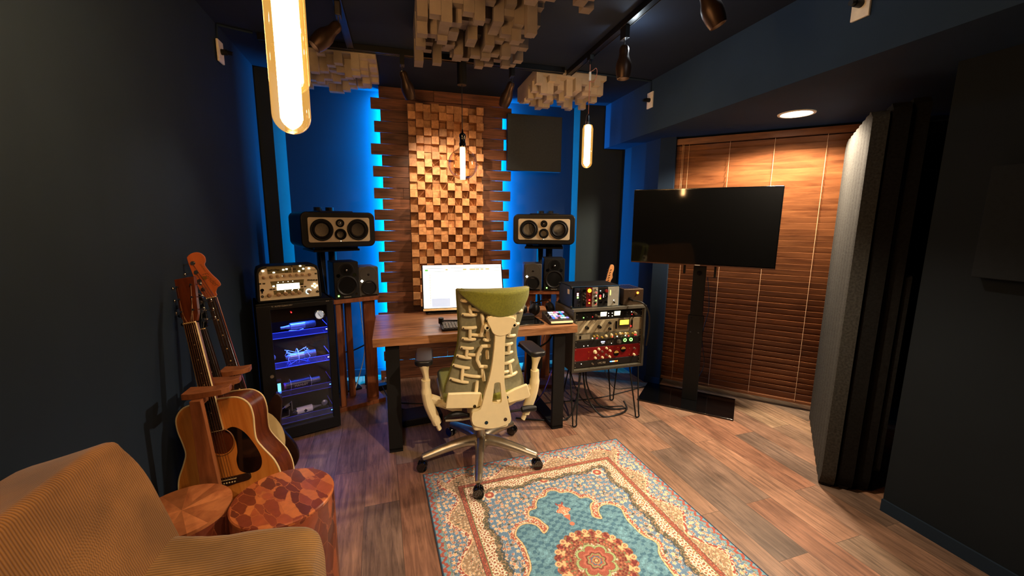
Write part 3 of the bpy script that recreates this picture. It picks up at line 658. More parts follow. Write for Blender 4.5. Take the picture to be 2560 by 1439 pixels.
# arms
M_armpad = plain('black_armpad', (22, 22, 24), .4)
def arm(s, x0, xb):
    m = MB(); m.M = Matrix.Translation((x0, 0.0, .685)) @ Matrix.Rotation(radians(-4*s), 4, 'Z')
    m.rbox(-.048, .052, -.135, .13, 0, .034, .035, 6, 'XY'); m.build('arm_pad', M_armpad, oc, bevel=.012, seg=3)
    m = MB(); m.tube(smooth_pts([(x0-.004*s, -.09, .692), (x0+.0*s, -.09, .655), (x0+.006*s, -.09, .61), (x0+.010*s, -.088, .55)], 4), [.044, .042, .038, .034, .030, .027, .0245, .023, .022, .022, .022, .022, .022][:13], 12, flat=.75, nrm=(1, 0, 0)); m.build('arm_post', M_ivory, oc)
    pts = smooth_pts([(x0+.004*s, -.092, .595), (x0+.004*s, -.092, .53), (x0+.016*s, -.092, .45), (x0+.045*s, -.092, .37), (x0+.062*s, -.092, .325)], 5)
    m = MB(); m.tube(pts, [.032]*5+[.037]*11+[.034]*5, 12, flat=.8, nrm=(1, 0, 0)); m.build('arm_sleeve', M_ivory, oc)
    m = MB(); m.tube([(x0+.060*s, -.092, .33), (x0+.068*s, -.092, .302), (x0+.076*s, -.092, .285)], .019, 12, flat=.7, nrm=(1, 0, 0)); m.build('arm_tip', M_ivory, oc)
    m = MB(); m.tube(smooth_pts([(x0+.02*s, -.085, .48), (x0+.060*s, -.07, .455), (x0+.085*s, -.05, .43), (xb, -.03, .40)], 4), .026, 10, flat=1.4); m.tube([(x0+.07*s, -.07, .44), (xb, -.03, .36)], .022, 10); m.build('arm_bracket', M_ivory, oc)
arm(1, -0.335, -.13); arm(-1, 0.325, .15)
# levers
m = MB(); m.tube([(.10, -.14, .365), (.22, -.145, .372)], .007, 8); m.tube(smooth_pts([(.22, -.145, .372), (.26, -.145, .376), (.315, -.145, .372)], 4), [.010]+[.019]*7+[.015], 12); m.build('tension_lever', M_black, oc)
m = MB(); m.tube(smooth_pts([(-.09, -.14, .375), (-.17, -.145, .395), (-.235, -.145, .375)], 5), [.010]*3+[.016]*5+[.011]*3, 10); m.build('height_lever', M_black, oc)
m = MB(); m.tube(smooth_pts([(-.09, -.15, .36), (-.16, -.15, .357), (-.23, -.15, .362)], 4), .007, 8); m.build('lever_bracket', M_alu, oc)
# base
MB().lathe([(.030, .07), (.040, .085), (.042, .13), (.032, .17), (.028, .20), (.026, .24), (.030, .25), (.030, .34)], 32).build('gas_column', M_alu, oc)
for k, a in enumerate((41.5, 113.5, 185.5, 257.5, 329.5)):
    t = radians(a); d = V((cos(t), sin(t), 0)); n_ = V((0, 0, 1))
    pts = smooth_pts([d*.015+n_*.135, d*.10+n_*.138, d*.22+n_*.118, d*.33+n_*.092, d*.365+n_*.085], 4)
    N_ = len(pts); rs = [.040-.020*(i/(N_-1))**.7 for i in range(N_)]; rs[-1] = .012
    m = MB(); m.tube(pts, rs, 12, flat=.75); m.build('base_arm', M_alu, oc)
    c = MB(); rz = random.uniform(0, 360)
    c.M = Matrix.Translation(d*.365) @ Matrix.Rotation(radians(a+(8, 100, 75, 0, 120)[k]), 4, 'Z')
    c.cyl((-.006, 0, .031), (-.026, 0, .031), .031, n=28).cyl((.006, 0, .031), (.026, 0, .031), .031, n=28).cyl((0, 0, .03), (0, 0, .082), .008).box(-.006, .006, -.02, .02, .02, .05)
    c.build('caster', M_glossblack, oc, bevel=.003)

# ------------------------------------------------------------------ big three-way speakers on post stands
def ring_driver(parent, name, x, z, r, y, mats=None, dome=False):
    m = MB(); m.lathe([(r, 0), (r, -.006), (r*.93, -.009), (r*.86, -.007), (r*.84, -.004), (r*.72, -.012), (r*.64, -.004), (r*.38, .018), (r*.22, .026)], 40, (x, y, z), 'Y')
    o = m.build(name, M_matblack, parent)
    c = MB(); c.ball((x, y+.020 if not dome else y-.002, z), r*(.26 if not dome else .30), 20, (1, .6, 1)); c.build('dust_cap' if not dome else 'dome', M_black if not dome else M_chrome, o)
    return o
def big_speaker(M, label):
    r = thing('studio_monitor', label, 'speaker', M=M, group='big cream fronted studio monitors')
    m = MB(); m.rbox(-.267, .267, .0, .38, -.130, .130, .045, 8); m.build('cabinet', M_black, r, bevel=.010, seg=3)
    m = MB(); m.rbox(-.222, .222, -.006, .0, -.090, .090, .014, 5); m.build('baffle', M_cream, r, bevel=.002, label='cream front baffle')
    for x in (-.130, .130): ring_driver(r, 'woofer', x, 0, .080, -.006)
    ring_driver(r, 'midrange', 0, -.034, .042, -.006)
    ring_driver(r, 'tweeter', 0, .048, .030, -.006, dome=True)
    MB().box(-.002, .002, -.008, -.006, -.086, -.082).build('power_led', M_led_w, r)
    MB().rbox(-.13, .13, .06, .32, .130, .138, .03, plane='XY').build('top_plate', M_black, r, bevel=.002)
    m = MB(); m.box(-.16, -.10, .10, .16, -.149, -.13).box(.10, .16, .10, .16, -.149, -.13).box(-.16, .16, .26, .34, -.149, -.13); m.build('rubber_feet', M_matblack, r)
    return r
SL = TR(-0.437, 3.31, 1.413, 24.5); SR = TR(1.197, 3.37, 1.418, -21)
big_speaker(SL, 'wide cream fronted studio monitor left of the plank wall')
big_speaker(SR, 'wide cream fronted studio monitor right of the plank wall')
def post_stand(M, label):
    r = thing('speaker_stand', label, 'speaker stand', M=M, group='black two-post speaker stands')
    MB().box(-.20, .20, .11, .34, 0, .02).build('base_plate', M_matblack, r, bevel=.003)
    for x in (-.045, .045): MB().cyl((x, .2, .02), (x, .2, 1.585), .032, n=24).build('post', M_matblack, r, bevel=.002)
    MB().box(-.17, .17, -.10, .23, 1.245, 1.262).build('top_plate', M_matblack, r, bevel=.002)
    m = MB(); m.tube([(-.06, .17, 1.24), (-.05, .15, 1.0), (-.02, .16, .7)], .006, 6); m.build('hanging_cable', M_cable, r)
def stand_under(M):
    q = M.copy(); q.translation.z = 0; return q @ Matrix.Translation((0, .19, 0))
post_stand(stand_under(SL), 'black two-post stand behind the left wooden speaker rack')
post_stand(stand_under(SR), 'black two-post stand behind the right wooden speaker rack')

# ------------------------------------------------------------------ wooden racks for the small speakers
def wood_rack(M, label, mir=1):
    r = thing('wooden_speaker_rack', label, 'speaker rack', M=M, group='wooden open speaker racks')
    B = lambda a, b, *k: MB().box(min(mir*a, mir*b), max(mir*a, mir*b), *k)
    B(0, .345, 0, .27, .862, .895).build('top_board', M_stand, r, bevel=.003)
    B(-.015, .36, 0, .28, 0, .035).build('bottom_board', M_stand, r, bevel=.003)
    B(.015, .055, .02, .06, .035, .862).build('post', M_stand, r, bevel=.003)
    B(.125, .17, .17, .21, .035, .862).build('post', M_stand, r, bevel=.003)
    B(.235, .325, .06, .10, .035, .862).build('post', M_stand, r, bevel=.003)
    B(.08, .12, .225, .265, .035, .862).build('post', M_stand, r, bevel=.003)
wood_rack(TR(-0.500, 3.225, 0, 21.8), 'brown wooden open rack under the left pair of small speakers')
wood_rack(TR(1.345, 3.25, 0, -14), 'brown wooden open rack under the right pair of small speakers', -1)

def msp(M, label):
    r = thing('small_speaker', label, 'speaker', M=M, group='small black nearfield speakers with four holes')
    MB().box(-.0895, .0895, 0, .20, 0, .279).build('cabinet', M_matblack, r, bevel=.006, seg=3)
    m = MB(); m.lathe([(.076, 0), (.078, -.003), (.070, -.005), (.064, -.001), (.052, .002), (.030, .012), (.018, .016)], 36, (0, 0, .098), 'Y'); w_ = m.build('woofer', M_black, r)
    MB().ball((0, .014, .098), .019, 16, (1, .6, 1)).build('dust_cap', M_matblack, w_)
    m = MB(); m.lathe([(.058, 0), (.050, -.002), (.034, .003), (.014, .008)], 36, (0, 0, .216), 'Y'); t_ = m.build('tweeter_horn', M_black, r)
    MB().ball((0, -.001, .216), .011, 14).build('dome', M_chrome, t_)
    MB().cyl((-.058, -.001, .178), (-.058, .01, .178), .014).cyl((.058, -.001, .178), (.058, .01, .178), .014).cyl((.066, -.001, .032), (.066, .01, .032), .010).build('port_holes', M_glossblack, r)
    MB().box(-.068, -.058, -.003, 0, .020, .031).build('power_led', M_led_g, r, label='yellow-green power light')
    text('YAMAHA', 'logo', M_cream, r, .013, (0, -.0006, .014))
def kh(M, label):
    r = thing('compact_speaker', label, 'speaker', M=M, group='compact dark grey speakers with a white diamond light')
    g = plain('anthracite_speaker', (62, 58, 52), .5)
    MB().rbox(-.077, .077, 0, .19, 0, .233, .012).build('cabinet', g, r, bevel=.008, seg=3)
    m = MB(); m.lathe([(.066, -.001), (.060, -.002), (.036, .010), (.016, .014)], 36, (0, 0, .172), 'Y'); t_ = m.build('waveguide', g, r)
    MB().ball((0, .006, .172), .012, 14).build('dome', M_glossblack, t_)
    m = MB(); m.lathe([(.058, -.001), (.058, -.005), (.052, -.006), (.048, -.001), (.030, .010), (.014, .012)], 36, (0, 0, .070), 'Y'); m.build('woofer', M_black, r)
    m = MB(); m.prism([(-.052, .112), (-.040, .124), (-.052, .136), (-.064, .124)], -.003, 0, 'XZ'); m.build('diamond_light', M_led_w, r, label='white glowing diamond logo')
    MB().box(-.06, .06, -.001, .004, .006, .014).build('bass_slot', M_glossblack, r)
ang = 21.8
msp(TR(-0.405, 3.262, .896, 20), 'small black speaker left of its pair, next to the silver amplifier')
kh(TR(-0.253, 3.330, .896, 20), 'small dark speaker with glowing diamond, left of the plank wall')
kh(TR(1.082, 3.300, .896, -12), 'small dark speaker with glowing diamond, right of the plank wall')
msp(TR(1.262, 3.262, .896, -14), 'small black speaker right of its pair, above the rack')

# ------------------------------------------------------------------ dry cabinet with microphones
cb = thing('dry_cabinet', 'black glass-door dry cabinet glowing blue inside with microphones', 'dry cabinet', M=CABM)
CW, CD, CH = .454, .30, .955
m = MB(); t = .018
m.box(0, t, .03, CD, .02, CH).box(CW-t, CW, .03, CD, .02, CH).box(0, CW, CD-.015, CD, .02, CH).box(0, CW, .03, CD, .02, .06).box(0, CW, .03, CD, CH-.025, CH)
m.box(.02, .06, .05, .09, 0, .02).box(CW-.06, CW-.02, .05, .09, 0, .02).box(.02, .06, .25, .29, 0, .02).box(CW-.06, CW-.02, .25, .29, 0, .02)
m.build('cabinet_body', M_black, cb, bevel=.004)
MB().box(.019, .021, .032, CD-.02, .062, CH-.03).box(CW-.021, CW-.019, .032, CD-.02, .062, CH-.03).box(.02, CW-.02, CD-.020, CD-.016, .062, CH-.03).box(.02, CW-.02, .032, CD-.02, .061, .064).build('added_dark_liner', M_haze_liner, cb)  # dark sheets added to keep LED haze off the inner walls
m = MB(); m.prism([(0, .02), (CW, .02), (CW, CH-.012), (0, CH-.012)], 0.0, .03, 'XZ', holes=[[(.078, .10), (.078, CH-.04), (CW-.045, CH-.04), (CW-.045, .10)][::-1]])
dr = m.build('door_frame', M_black, cb, bevel=.003)
MB().box(.078, CW-.045, .010, .014, .10, CH-.04).build('door_glass', M_clear, dr)
MB().cyl((.055, -.004, .478), (.055, 0, .478), .011).cyl((.055, -.006, .478), (.055, -.004, .478), .006).build('door_lock', M_alu, dr, label='round silver lock')
MB().box(.078, CW-.045, .016, .03, CH-.125, CH-.04).build('control_panel', M_glossblack, dr)
hy = MB(); hy.lathe([(.029, 0), (.031, -.006), (.027, -.008), (.026, -.003)], 36, (.362, .002, .851), 'Y'); hy = hy.build('hygrometer', M_chrome, cb, label='round silver humidity dial')
MB().cyl((.362, -.001, .851), (.362, .003, .851), .0265, n=32).build('dial_face', emis('dial_face_lit', (215, 218, 225), .35), hy)
m = MB(); m.M = Matrix.Translation((.362, -.0025, .849)) @ Matrix.Rotation(radians(-35), 4, 'Y'); m.box(-.0012, .0012, -.001, .0005, -.016, .016); m.build('needle', M_glossblack, hy)
MB().cyl((.195, .0, .887), (.195, .004, .887), .0035).build('red_led', M_led_r, cb)
text('TL  AUTO CLEAN DRY', 'brand_text', M_cream, cb, .012, (.083, -.0006, .936), align='LEFT', shear=.2)
text('ED-80', 'model_text', M_cream, cb, .008, (.428, -.0006, .940), align='RIGHT')
M_acry = glassy('blue_lit_acrylic', (.82, .88, 1.0), .18)
M_lip = emis('painted_blue_glow_acrylic', (60, 90, 255), .55)  # LED glow of the acrylic edges and lips put in as emission
M_lipf = glassy('painted_glow_lip', (.45, .55, 1.0), .1, glow=((20, 60, 255), .07)); M_lipfd = glassy('painted_dim_glow_lip', (.5, .5, .9), .1, glow=((60, 60, 200), .008))
M_lipd = emis('painted_dim_glow_acrylic', (70, 70, 190), .10)  # lower shelves get a dimmer painted glow
for k, (zz, lipm) in enumerate(((.715, M_lip), (.512, M_lip), (.311, M_lipd), (.118, M_lipd))):
    sh = MB().box(.022, CW-.022, .035, CD-.02, zz-.004, zz).build('shelf', M_acry, cb)
    e = MB(); L_ = .040
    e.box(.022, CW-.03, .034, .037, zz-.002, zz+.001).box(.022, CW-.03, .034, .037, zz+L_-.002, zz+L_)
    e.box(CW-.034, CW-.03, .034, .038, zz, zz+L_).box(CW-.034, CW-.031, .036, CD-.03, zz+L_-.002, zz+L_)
    e.build('shelf_edge', lipm, sh, label='front edge of the shelf with LED glow painted on')
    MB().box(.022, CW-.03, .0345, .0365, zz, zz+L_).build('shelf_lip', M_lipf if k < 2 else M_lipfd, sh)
    MB().box(CW-.052, CW-.046, .032, .034, zz+L_*.5, zz+L_*.5+.006).build('shelf_rivet', M_led_w if k < 2 else M_led_b, sh)  # rivet glow put in as emission too
def mic(x, y, z, rz, label, parts, ry=0):
    """parts: list of (name, profile, material, label) lathed around local X"""
    r = thing('studio_microphone', label, 'microphone', M=CABM @ Matrix.Translation((x, y, z)) @ Matrix.Rotation(radians(rz), 4, 'Z') @ Matrix.Rotation(radians(ry), 4, 'Y'))
    for n_, prof, mm, lb in parts:
        o = MB().lathe([(b, a) for a, b in prof], 28, axis='X').build(n_, mm, r)
        if lb: o['label'] = lb
    return r
M_nick = plain('satin_nickel', (170, 165, 175), .35, .7); M_grille = plain('mesh_grille', (110, 108, 118), .5, .7, scale=200, var=.4)
m1 = mic(.190, .13, .762, 6, 'silver cylinder microphone lying on the top cabinet shelf', [('mic_body', [(0, .0), (0, .020), (.004, .025), (.095, .025), (.095, 0)], M_nick, None), ('grille', [(.095, 0), (.095, .026), (.112, .026), (.115, .024), (.155, .024), (.165, .020), (.168, 0)], M_grille, None), ('tail_plug', [(-.055, 0), (-.055, .009), (-.02, .010), (-.02, .012), (0, .014), (0, 0)], M_nick, None)])
m = MB(); m.tube([(-.01, -.028, -.02), (.05, -.03, -.028), (.08, -.03, -.02)], .004, 8); m.build('mount_arm', M_nick, m1)
m2 = mic(.180, .12, .552, 4, 'microphone inside a wire spider shock mount on the second cabinet shelf', [('mic_body', [(-.03, 0), (-.028, .012), (-.01, .022), (0, .024), (.085, .024), (.09, .020), (.09, 0)], M_nick, None), ('grille', [(.085, 0), (.085, .022), (.10, .023), (.10, .026), (.16, .026), (.162, 0)], M_grille, None)])
M_wire = plain('white_cage_wire', (225, 230, 240), .4)
m = MB(); X0, X1 = -.015, .105
for sx in (X0, X1):
    m.tube([(sx+(.012 if k % 2 else -.008)*(1 if sx == X0 else -1), .055*cos(k*pi/4), .055*sin(k*pi/4)*(1 if k % 2 else .75)) for k in range(8)], .0018, 6, closed=True)
for k in range(4):
    a = pi/4+k*pi/2; c1, s1 = cos(a), sin(a)
    m.tube([(-.025, .062*c1, .062*s1), (.045, .028*c1, .028*s1), (.112, .060*c1, .060*s1)], .002, 6)
m.tube([(.045, .05*cos(k*pi/8), .05*sin(k*pi/8)) for k in range(16)], .0025, 6, closed=True)
m.build('spider_cage', M_wire, m2, label='pale blue-lit wire spider cage')
m3 = mic(.135, .10, .360, 4, 'dark microphone with a big round clear housing on the third cabinet shelf', [('mic_body', [(.0, 0), (.0, .024), (.03, .026), (.03, .034), (.15, .034), (.15, 0)], plain('plum_black_body', (34, 22, 44), .35), None), ('grille', [(.15, 0), (.15, .022), (.215, .022), (.222, .016), (.224, 0)], M_grille, None), ('end_cap', [(-.012, 0), (-.012, .022), (.004, .024), (.004, 0)], plain('purple_cap', (120, 50, 140), .35), 'purple end cap')])
for x in (.028, .155): MB().tube([(x, .040*cos(k*pi/12), .040*sin(k*pi/12)) for k in range(24)], .0022, 6, closed=True).build('housing_ring', M_nick, m3)
text('MANLEY', 'lettering', M_cream, m3, .022, (.092, -.0345, -.003))
m4 = mic(.190, .10, .160, 5, 'white tube microphone with round head lying on the lowest cabinet shelf', [('mic_body', [(0, 0), (0, .024), (.10, .024), (.10, 0)], plain('lilac_white_body', (225, 215, 235), .4), None), ('chrome_neck', [(-.03, 0), (-.03, .008), (-.018, .018), (0, .022), (0, 0)], M_chrome, 'chrome tail with gold plug'), ('rear_neck', [(.10, 0), (.10, .018), (.12, .010), (.16, .005), (.165, 0)], M_nick, None)])
m = MB(); m.ball((.185, 0, .012), .022, 20, (1, .4, 1)); m.build('round_capsule', M_nick, m4)
m = MB(); m.prism([(.052, -.012), (.064, 0), (.052, .012), (.040, 0)], -.026, -.0235, 'XZ'); m.build('black_diamond', M_glossblack, m4)
# silver cradle left of it
cr_ = thing('microphone_cradle', 'empty metal microphone cradle on the lowest cabinet shelf', 'microphone mount', M=CABM @ Matrix.Translation((.09, .09, .119)))
m = MB(); m.tube([(0, 0, 0), (0, 0, .08), (.05, .01, .10), (.075, .03, .115), (.075, .03, .03)], .003, 6).tube([(0, 0, .02), (.05, -.01, .03), (.055, 0, .07)], .003, 6); m.build('cradle_frame', M_nick, cr_)
m = MB(); m.tube([(.03, .02, .085), (.06, .02, .10)], .012, 8); m.build('clamp', M_alu, cr_)
# partial microphone at the left edge, meter strip
m5 = mic(.065, .17, .545, 70, 'blue-lit microphone end at the left edge of the second cabinet shelf', [('mic_body', [(-.06, 0), (-.055, .020), (-.05, .025), (.03, .025), (.035, 0)], M_nick, None)])
m6 = mic(.060, .17, .760, 80, 'dark microphone end at the left edge of the top cabinet shelf', [('mic_body', [(-.06, 0), (-.055, .020), (-.05, .025), (.03, .025), (.035, 0)], M_black, None)])
vb = MB().box(0, .028, 0, .05, 0, .10).build('boxed_meter', M_black); vb.matrix_world = CABM @ TR(.083, .07, .312); tag(vb, 'small box with a glowing cyan strip on the third cabinet shelf', 'meter')
MB().box(.003, .022, -.002, 0, .015, .085).build('cyan_strip', emis('cyan_strip', (110, 220, 255), 1.2), vb, label='glowing cyan strip')

# ------------------------------------------------------------------ profiling amplifier head on the cabinet
am = thing('amplifier_head', 'silver faced guitar amplifier head with many lit buttons on the dry cabinet', 'amplifier', M=CABM @ Matrix.Translation((.015, .05, .957)))
AW, AH = .378, .236
outl = [(0, .012), (.012, 0), (AW-.012, 0), (AW, .012), (AW-.006, .19), (AW-.016, .222), (AW-.05, AH), (.05, AH), (.016, .222), (.006, .19)]
m = MB(); m.prism(outl, 0, .17, 'XZ'); m.build('amp_case', M_black, am, bevel=.005)
m = MB(); m.prism(sp2([(.016, .014), (AW-.016, .014), (AW-.020, .19), (AW-.036, .214), (AW-.06, .220), (.06, .220), (.036, .214), (.020, .19)], 1), -.004, .0, 'XZ'); m.build('face_plate', plain('pale_nickel_face', (232, 214, 178), .45, .05, var=.03), am, bevel=.0015)
ZO = .957+.0
def az(p): return [(a+.002, z-ZO-.004) for a, z in p]
M_ol = plain('olive_panel', (112, 100, 58), .5)
m = MB()
for q in ([(0.0643, 1.1913), (0.2042, 1.1901), (0.205, 1.1459), (0.0682, 1.1461)], [(0.2103, 1.193), (0.2867, 1.1923), (0.2815, 1.1444), (0.209, 1.1468)], [(0.0775, 1.0969), (0.2733, 1.0977), (0.2667, 1.0587), (0.0858, 1.0582)], [(0.0907, 1.036), (0.2673, 1.0371), (0.2646, 1.0113), (0.0934, 1.0094)]):
    m.prism(az(q), -.0045, -.004, 'XZ')
m.build('olive_fields', M_ol, am)
q = az([(0.111, 1.0769), (0.2438, 1.0768), (0.2436, 1.038), (0.112, 1.0367)])
m = MB(); m.prism(q, -.0055, -.004, 'XZ'); m.build('display', emis('lcd_white', (240, 255, 235), 1.6), am, label='bright white display')
for (a, z) in az([(0.0432, 1.167), (0.1022, 1.1536), (0.1563, 1.1681), (0.1754, 1.1715), (0.2563, 1.1877), (0.2734, 1.168), (0.2474, 1.1533), (0.3074, 1.1687), (0.0947, 1.0651), (0.3341, 1.0624), (0.3212, 1.0485), (0.3479, 1.0486), (0.3355, 1.037)]):
    MB().rbox(a-.006, a+.006, -.008, -.004, z-.0042, z+.0042, .002, 2).build('lit_button', M_led_w, am)
for (a, z) in az([(0.0766, 1.1666), (0.0932, 1.1708), (0.1105, 1.171), (0.1277, 1.1676), (0.1939, 1.1682), (0.1745, 1.1545), (0.2213, 1.1688), (0.0016, 1.0868), (0.0206, 1.0863), (0.0425, 1.0861), (0.0792, 1.0462), (0.0961, 1.0464), (0.2579, 1.0481), (0.2761, 1.0477), (0.2993, 1.0901), (0.3156, 1.0889), (0.332, 1.0877), (0.3486, 1.0865), (0.3472, 1.1307), (0.2591, 1.0661)]):
    b_ = MB().box(a-.0068 if a > .02 else .017, a+.0068 if a > .02 else .029, -.006, -.004, z-.0042, z+.0042).build('button', M_glossblack, am)
    MB().box((a if a > .02 else .023)-.004, (a if a > .02 else .023)+.004, -.0065, -.006, z-.002, z+.002).build('button_cap', M_ol, b_)
for i, (a, z) in enumerate(az([(0.0432, 1.1242), (0.0854, 1.1277), (0.121, 1.1281), (0.1592, 1.1285), (0.195, 1.1285), (0.2324, 1.1293), (0.2674, 1.1292), (0.3088, 1.1275), (0.0671, 1.0087), (0.119, 1.0092), (0.1585, 1.011), (0.1995, 1.0105), (0.2404, 1.0112), (0.2963, 1.0129)])):
    r_ = .0085 if i < 8 else .011
    k_ = MB().lathe([(r_*1.25, -.004), (r_*1.25, -.007), (r_, -.008), (r_*.9, -.020), (r_*.7, -.022), (0, -.0222)], 24, (a, 0, z), 'Y').build('knob', plain('champagne_knob', (188, 152, 112), .35, .4) if i == 0 else KN, am) if i else None
    if i == 0:
        KN = plain('champagne_knob', (188, 152, 112), .35, .4)
        MB().lathe([(r_*1.25, -.004), (r_*1.25, -.007), (r_, -.008), (r_*.9, -.020), (r_*.7, -.022), (0, -.0222)], 24, (a, 0, z), 'Y').build('knob', KN, am)
# ring light round the browse knob
a, z = az([(0.2963, 1.0129)])[0]
MB().tube([(a+.0155*cos(radians(20+i*12)), -.005, z+.0155*sin(radians(20+i*12))) for i in range(21)], .0024, 6).build('ring_light', emis('ring_cyan', (190, 240, 255), 2.5), am, label='cyan-white light ring')
for (a, z) in az([(0.150, 1.1283), (0.2015, 1.0345), (0.1215, 1.0885), (0.150, 1.089), (0.1785, 1.0895), (0.206, 1.09), (.157, 1.028), (.197, 1.029), (.236, 1.031)]):
    MB().box(a-.002, a+.002, -.006, -.004, z-.002, z+.002).build('indicator', M_led_w, am)
for i, (a, z) in enumerate(az([(0.0158, 1.0036), (0.3499, 1.0069)])):
    MB().lathe([(.009, -.004), (.008, -.007), (.005, -.007), (.004, -.003)], 18, (a+.012*(1-i), 0, z), 'Y').build('jack', M_chrome, am)
m = MB(); m.cyl((.032, -.004, .085), (.032, -.014, .085), .010).box(.027, .034, -.016, -.005, .064, .085); m.build('selector_knob', M_glossblack, am, bevel=.001)
m = MB()
cx_, cz_ = .030, .193
for rr in (.010, .007): m.tube([(cx_+rr*.8*cos(k*pi/10), -.0045, cz_+rr*1.3*sin(k*pi/10)) for k in range(20)], .0006, 4, closed=True)
m.tube([(cx_-.008, -.0045, cz_+.002), (cx_, -.0045, cz_-.002), (cx_+.008, -.0045, cz_+.002)], .0006, 4).tube([(cx_, -.0045, cz_+.012), (cx_, -.0045, cz_-.012)], .0005, 4)
m.build('face_emblem', M_ol, am)
m = MB()
for i in range(6):
    for j in range(3): pass
m.box(.318, .352, -.0045, -.004, .196, .1985).box(.318, .352, -.0045, -.004, .191, .1925); m.build('printed_lines', M_ol, am)

# ------------------------------------------------------------------ outboard rack on hairpin legs
M_tolex = plain('olive_grey_tolex', (92, 86, 70), .8, scale=120, var=.2, bump=.3)
M_silver = plain('silver_edge', (170, 166, 150), .35, .8)
M_unit = plain('black_faceplate', (22, 21, 20), .4)
rk = thing('rack_case', 'grey rack case full of audio gear standing on hairpin legs', 'rack case', (1.178, 2.64, 0), 2)
RW, RZ0, RZ1 = .600, .392, .862
ru = lambda u: u*1.049
rz_ = lambda z: 1.49+(z-1.49)*1.049
m = MB(); t = .02
m.box(0, RW, 0.008, .34, RZ1-t, RZ1).box(0, RW, 0.008, .34, RZ0, RZ0+t).box(0, t, .008, .34, RZ0+t, RZ1-t).box(RW-t, RW, .008, .34, RZ0+t, RZ1-t).box(t, RW-t, .33, .34, RZ0+t, RZ1-t)
m.build('case', M_tolex, rk, bevel=.003)
m = MB(); e = .016
m.prism([(-.003, RZ0-.003), (RW+.003, RZ0-.003), (RW+.003, RZ1+.003), (-.003, RZ1+.003)], -.004, .010, 'XZ', holes=[[(e, RZ0+e), (e, RZ1-e), (RW-e, RZ1-e), (RW-e, RZ0+e)][::-1]])
m.build('front_trim', plain('dark_edge_trim', (74, 70, 60), .45, .3), rk, bevel=.002)
MB().box(-.003, RW+.003, -.006, .03, RZ1+.0031, RZ1+.006).box(-.003, RW+.003, -.0055, -.004, RZ1-.012, RZ1+.003).build('top_edge', M_silver, rk, label='silver top edge')
def hairpin(x, y, dx, dy, s):
    m = MB()
    top1 = V((x-.045, y, RZ0)); top2 = V((x+.045, y+.02*s, RZ0)); f = V((x+dx, y+dy, .007))
    m.tube(smooth_pts([top1, top1.lerp(f, .85)+V((-.010, 0, 0)), f+V((-.016, 0, .012)), f, f+V((.016, 0, .012)), top2.lerp(f, .85)+V((.010, 0, 0)), top2], 5), .0055, 8)
    m.build('hairpin_leg', M_matblack, rk)
    return m
hairpin(.045, .03, -.045, -.105, 1); hairpin(.55, .03, -.02, -.105, 1); hairpin(.08, .30, -.02, .03, -1); hairpin(.50, .27, .0, -.02, -1)
def unit(name, z0, z1, mat_, label):
    u = thing(name, label, 'rack unit', group=None, M=TR(1.178, 2.64, 0, 2))
    MB().box(.022, RW-.022, -.004 if 0 else .0115, .24, z0+.001, z1-.001).build('chassis', mat_, u, bevel=.0015)
    m = MB()
    for x in (.030, RW-.030):
        for z in (z0+.010, z1-.010): m.cyl((x, .008, z), (x, .0115, z), .0035, n=10)
    m.build('rack_screws', M_silver, u)
    return u
def kn(u, pts, r, mat_, cap=None, name='knob', d=.018):
    for (a, z) in pts:
        a, z = ru(a), rz_(z)
        k = MB().lathe([(r, .0115), (r, .0115-d*.3), (r*.8, .0115-d*.35), (r*.72, .0115-d), (0, .0114-d)], 20, (a, 0, z), 'Y').build(name, mat_, u)
        if cap: MB().cyl((a, .0115-d-.001, z), (a, .0115-d, z), r*.5, n=14).build('knob_cap', cap, k)
def leds(u, pts, mat_, s=.0035):
    for a, z in pts: a, z = ru(a), rz_(z); MB().box(a-s, a+s, .009, .0115, z-s, z+s).build('indicator_light', mat_, u)
R = [rz_(q) for q in (.866, .810, .716, .667, .613, .517, .4668)]
u1 = unit('preamp_unit', R[1], R[0], M_unit, 'black rack unit with two white meters, topmost in the rack')
kn(u1, [(0.1057, 0.8315), (0.1484, 0.8538), (.0808, .8519), (0.4144, 0.8366), (.415, .853)], .008, M_black, M_chrome)
kn(u1, [(0.1747, 0.8439), (0.198, 0.8317), (0.478, 0.850), (0.495, 0.8378)], .009, M_alu)
leds(u1, [(0.0808, 0.8319)], M_led_g); leds(u1, [(.149, .855), (0.2746, 0.8522), (.3045, .8517), (0.2756, 0.8329), (0.3056, 0.8311), (0.4613, 0.8522)], M_led_w, .0025); leds(u1, [(.15, .8335), (.466, .8335)], M_led_r, .0022)
for a in (.2332, .3428): a, z = ru(a), rz_(.8485); MB().prism([(a-.022, z-.016), (a+.024, z-.016), (a+.028, z+.016), (a-.022, z+.016)], .008, .0115, 'XZ').build('vu_meter', emis('meter_white', (255, 250, 205), 1.5), u1, label='lit cream meter')
u2 = unit('compressor_unit', R[2], R[1], plain('beige_faceplate', (150, 136, 106), .45, .2), 'tall beige compressor unit with one glowing yellow meter')
m = MB()
for x0 in (.05, .11, .18): m.prism([(x0, R[2]+.006), (x0+.022, R[2]+.006), (x0+.085, R[1]-.006), (x0+.063, R[1]-.006)], .0105, .0116, 'XZ')
m.build('diagonal_stripes', plain('light_beige_stripe', (196, 184, 150), .4), u2, label='pale diagonal stripes')
kn(u2, [(0.1062, 0.7601), (0.2029, 0.7594)], .014, M_glossblack, M_chrome, d=.024); kn(u2, [(0.2863, 0.7821), (0.2872, 0.7395)], .011, M_glossblack, M_chrome)
a, z = ru(.4033), rz_(.776)
MB().box(a-.047, a+.047, .006, .0115, z-.034, z+.030).build('meter_frame', plain('brown_meter_frame', (60, 48, 34), .4), u2)
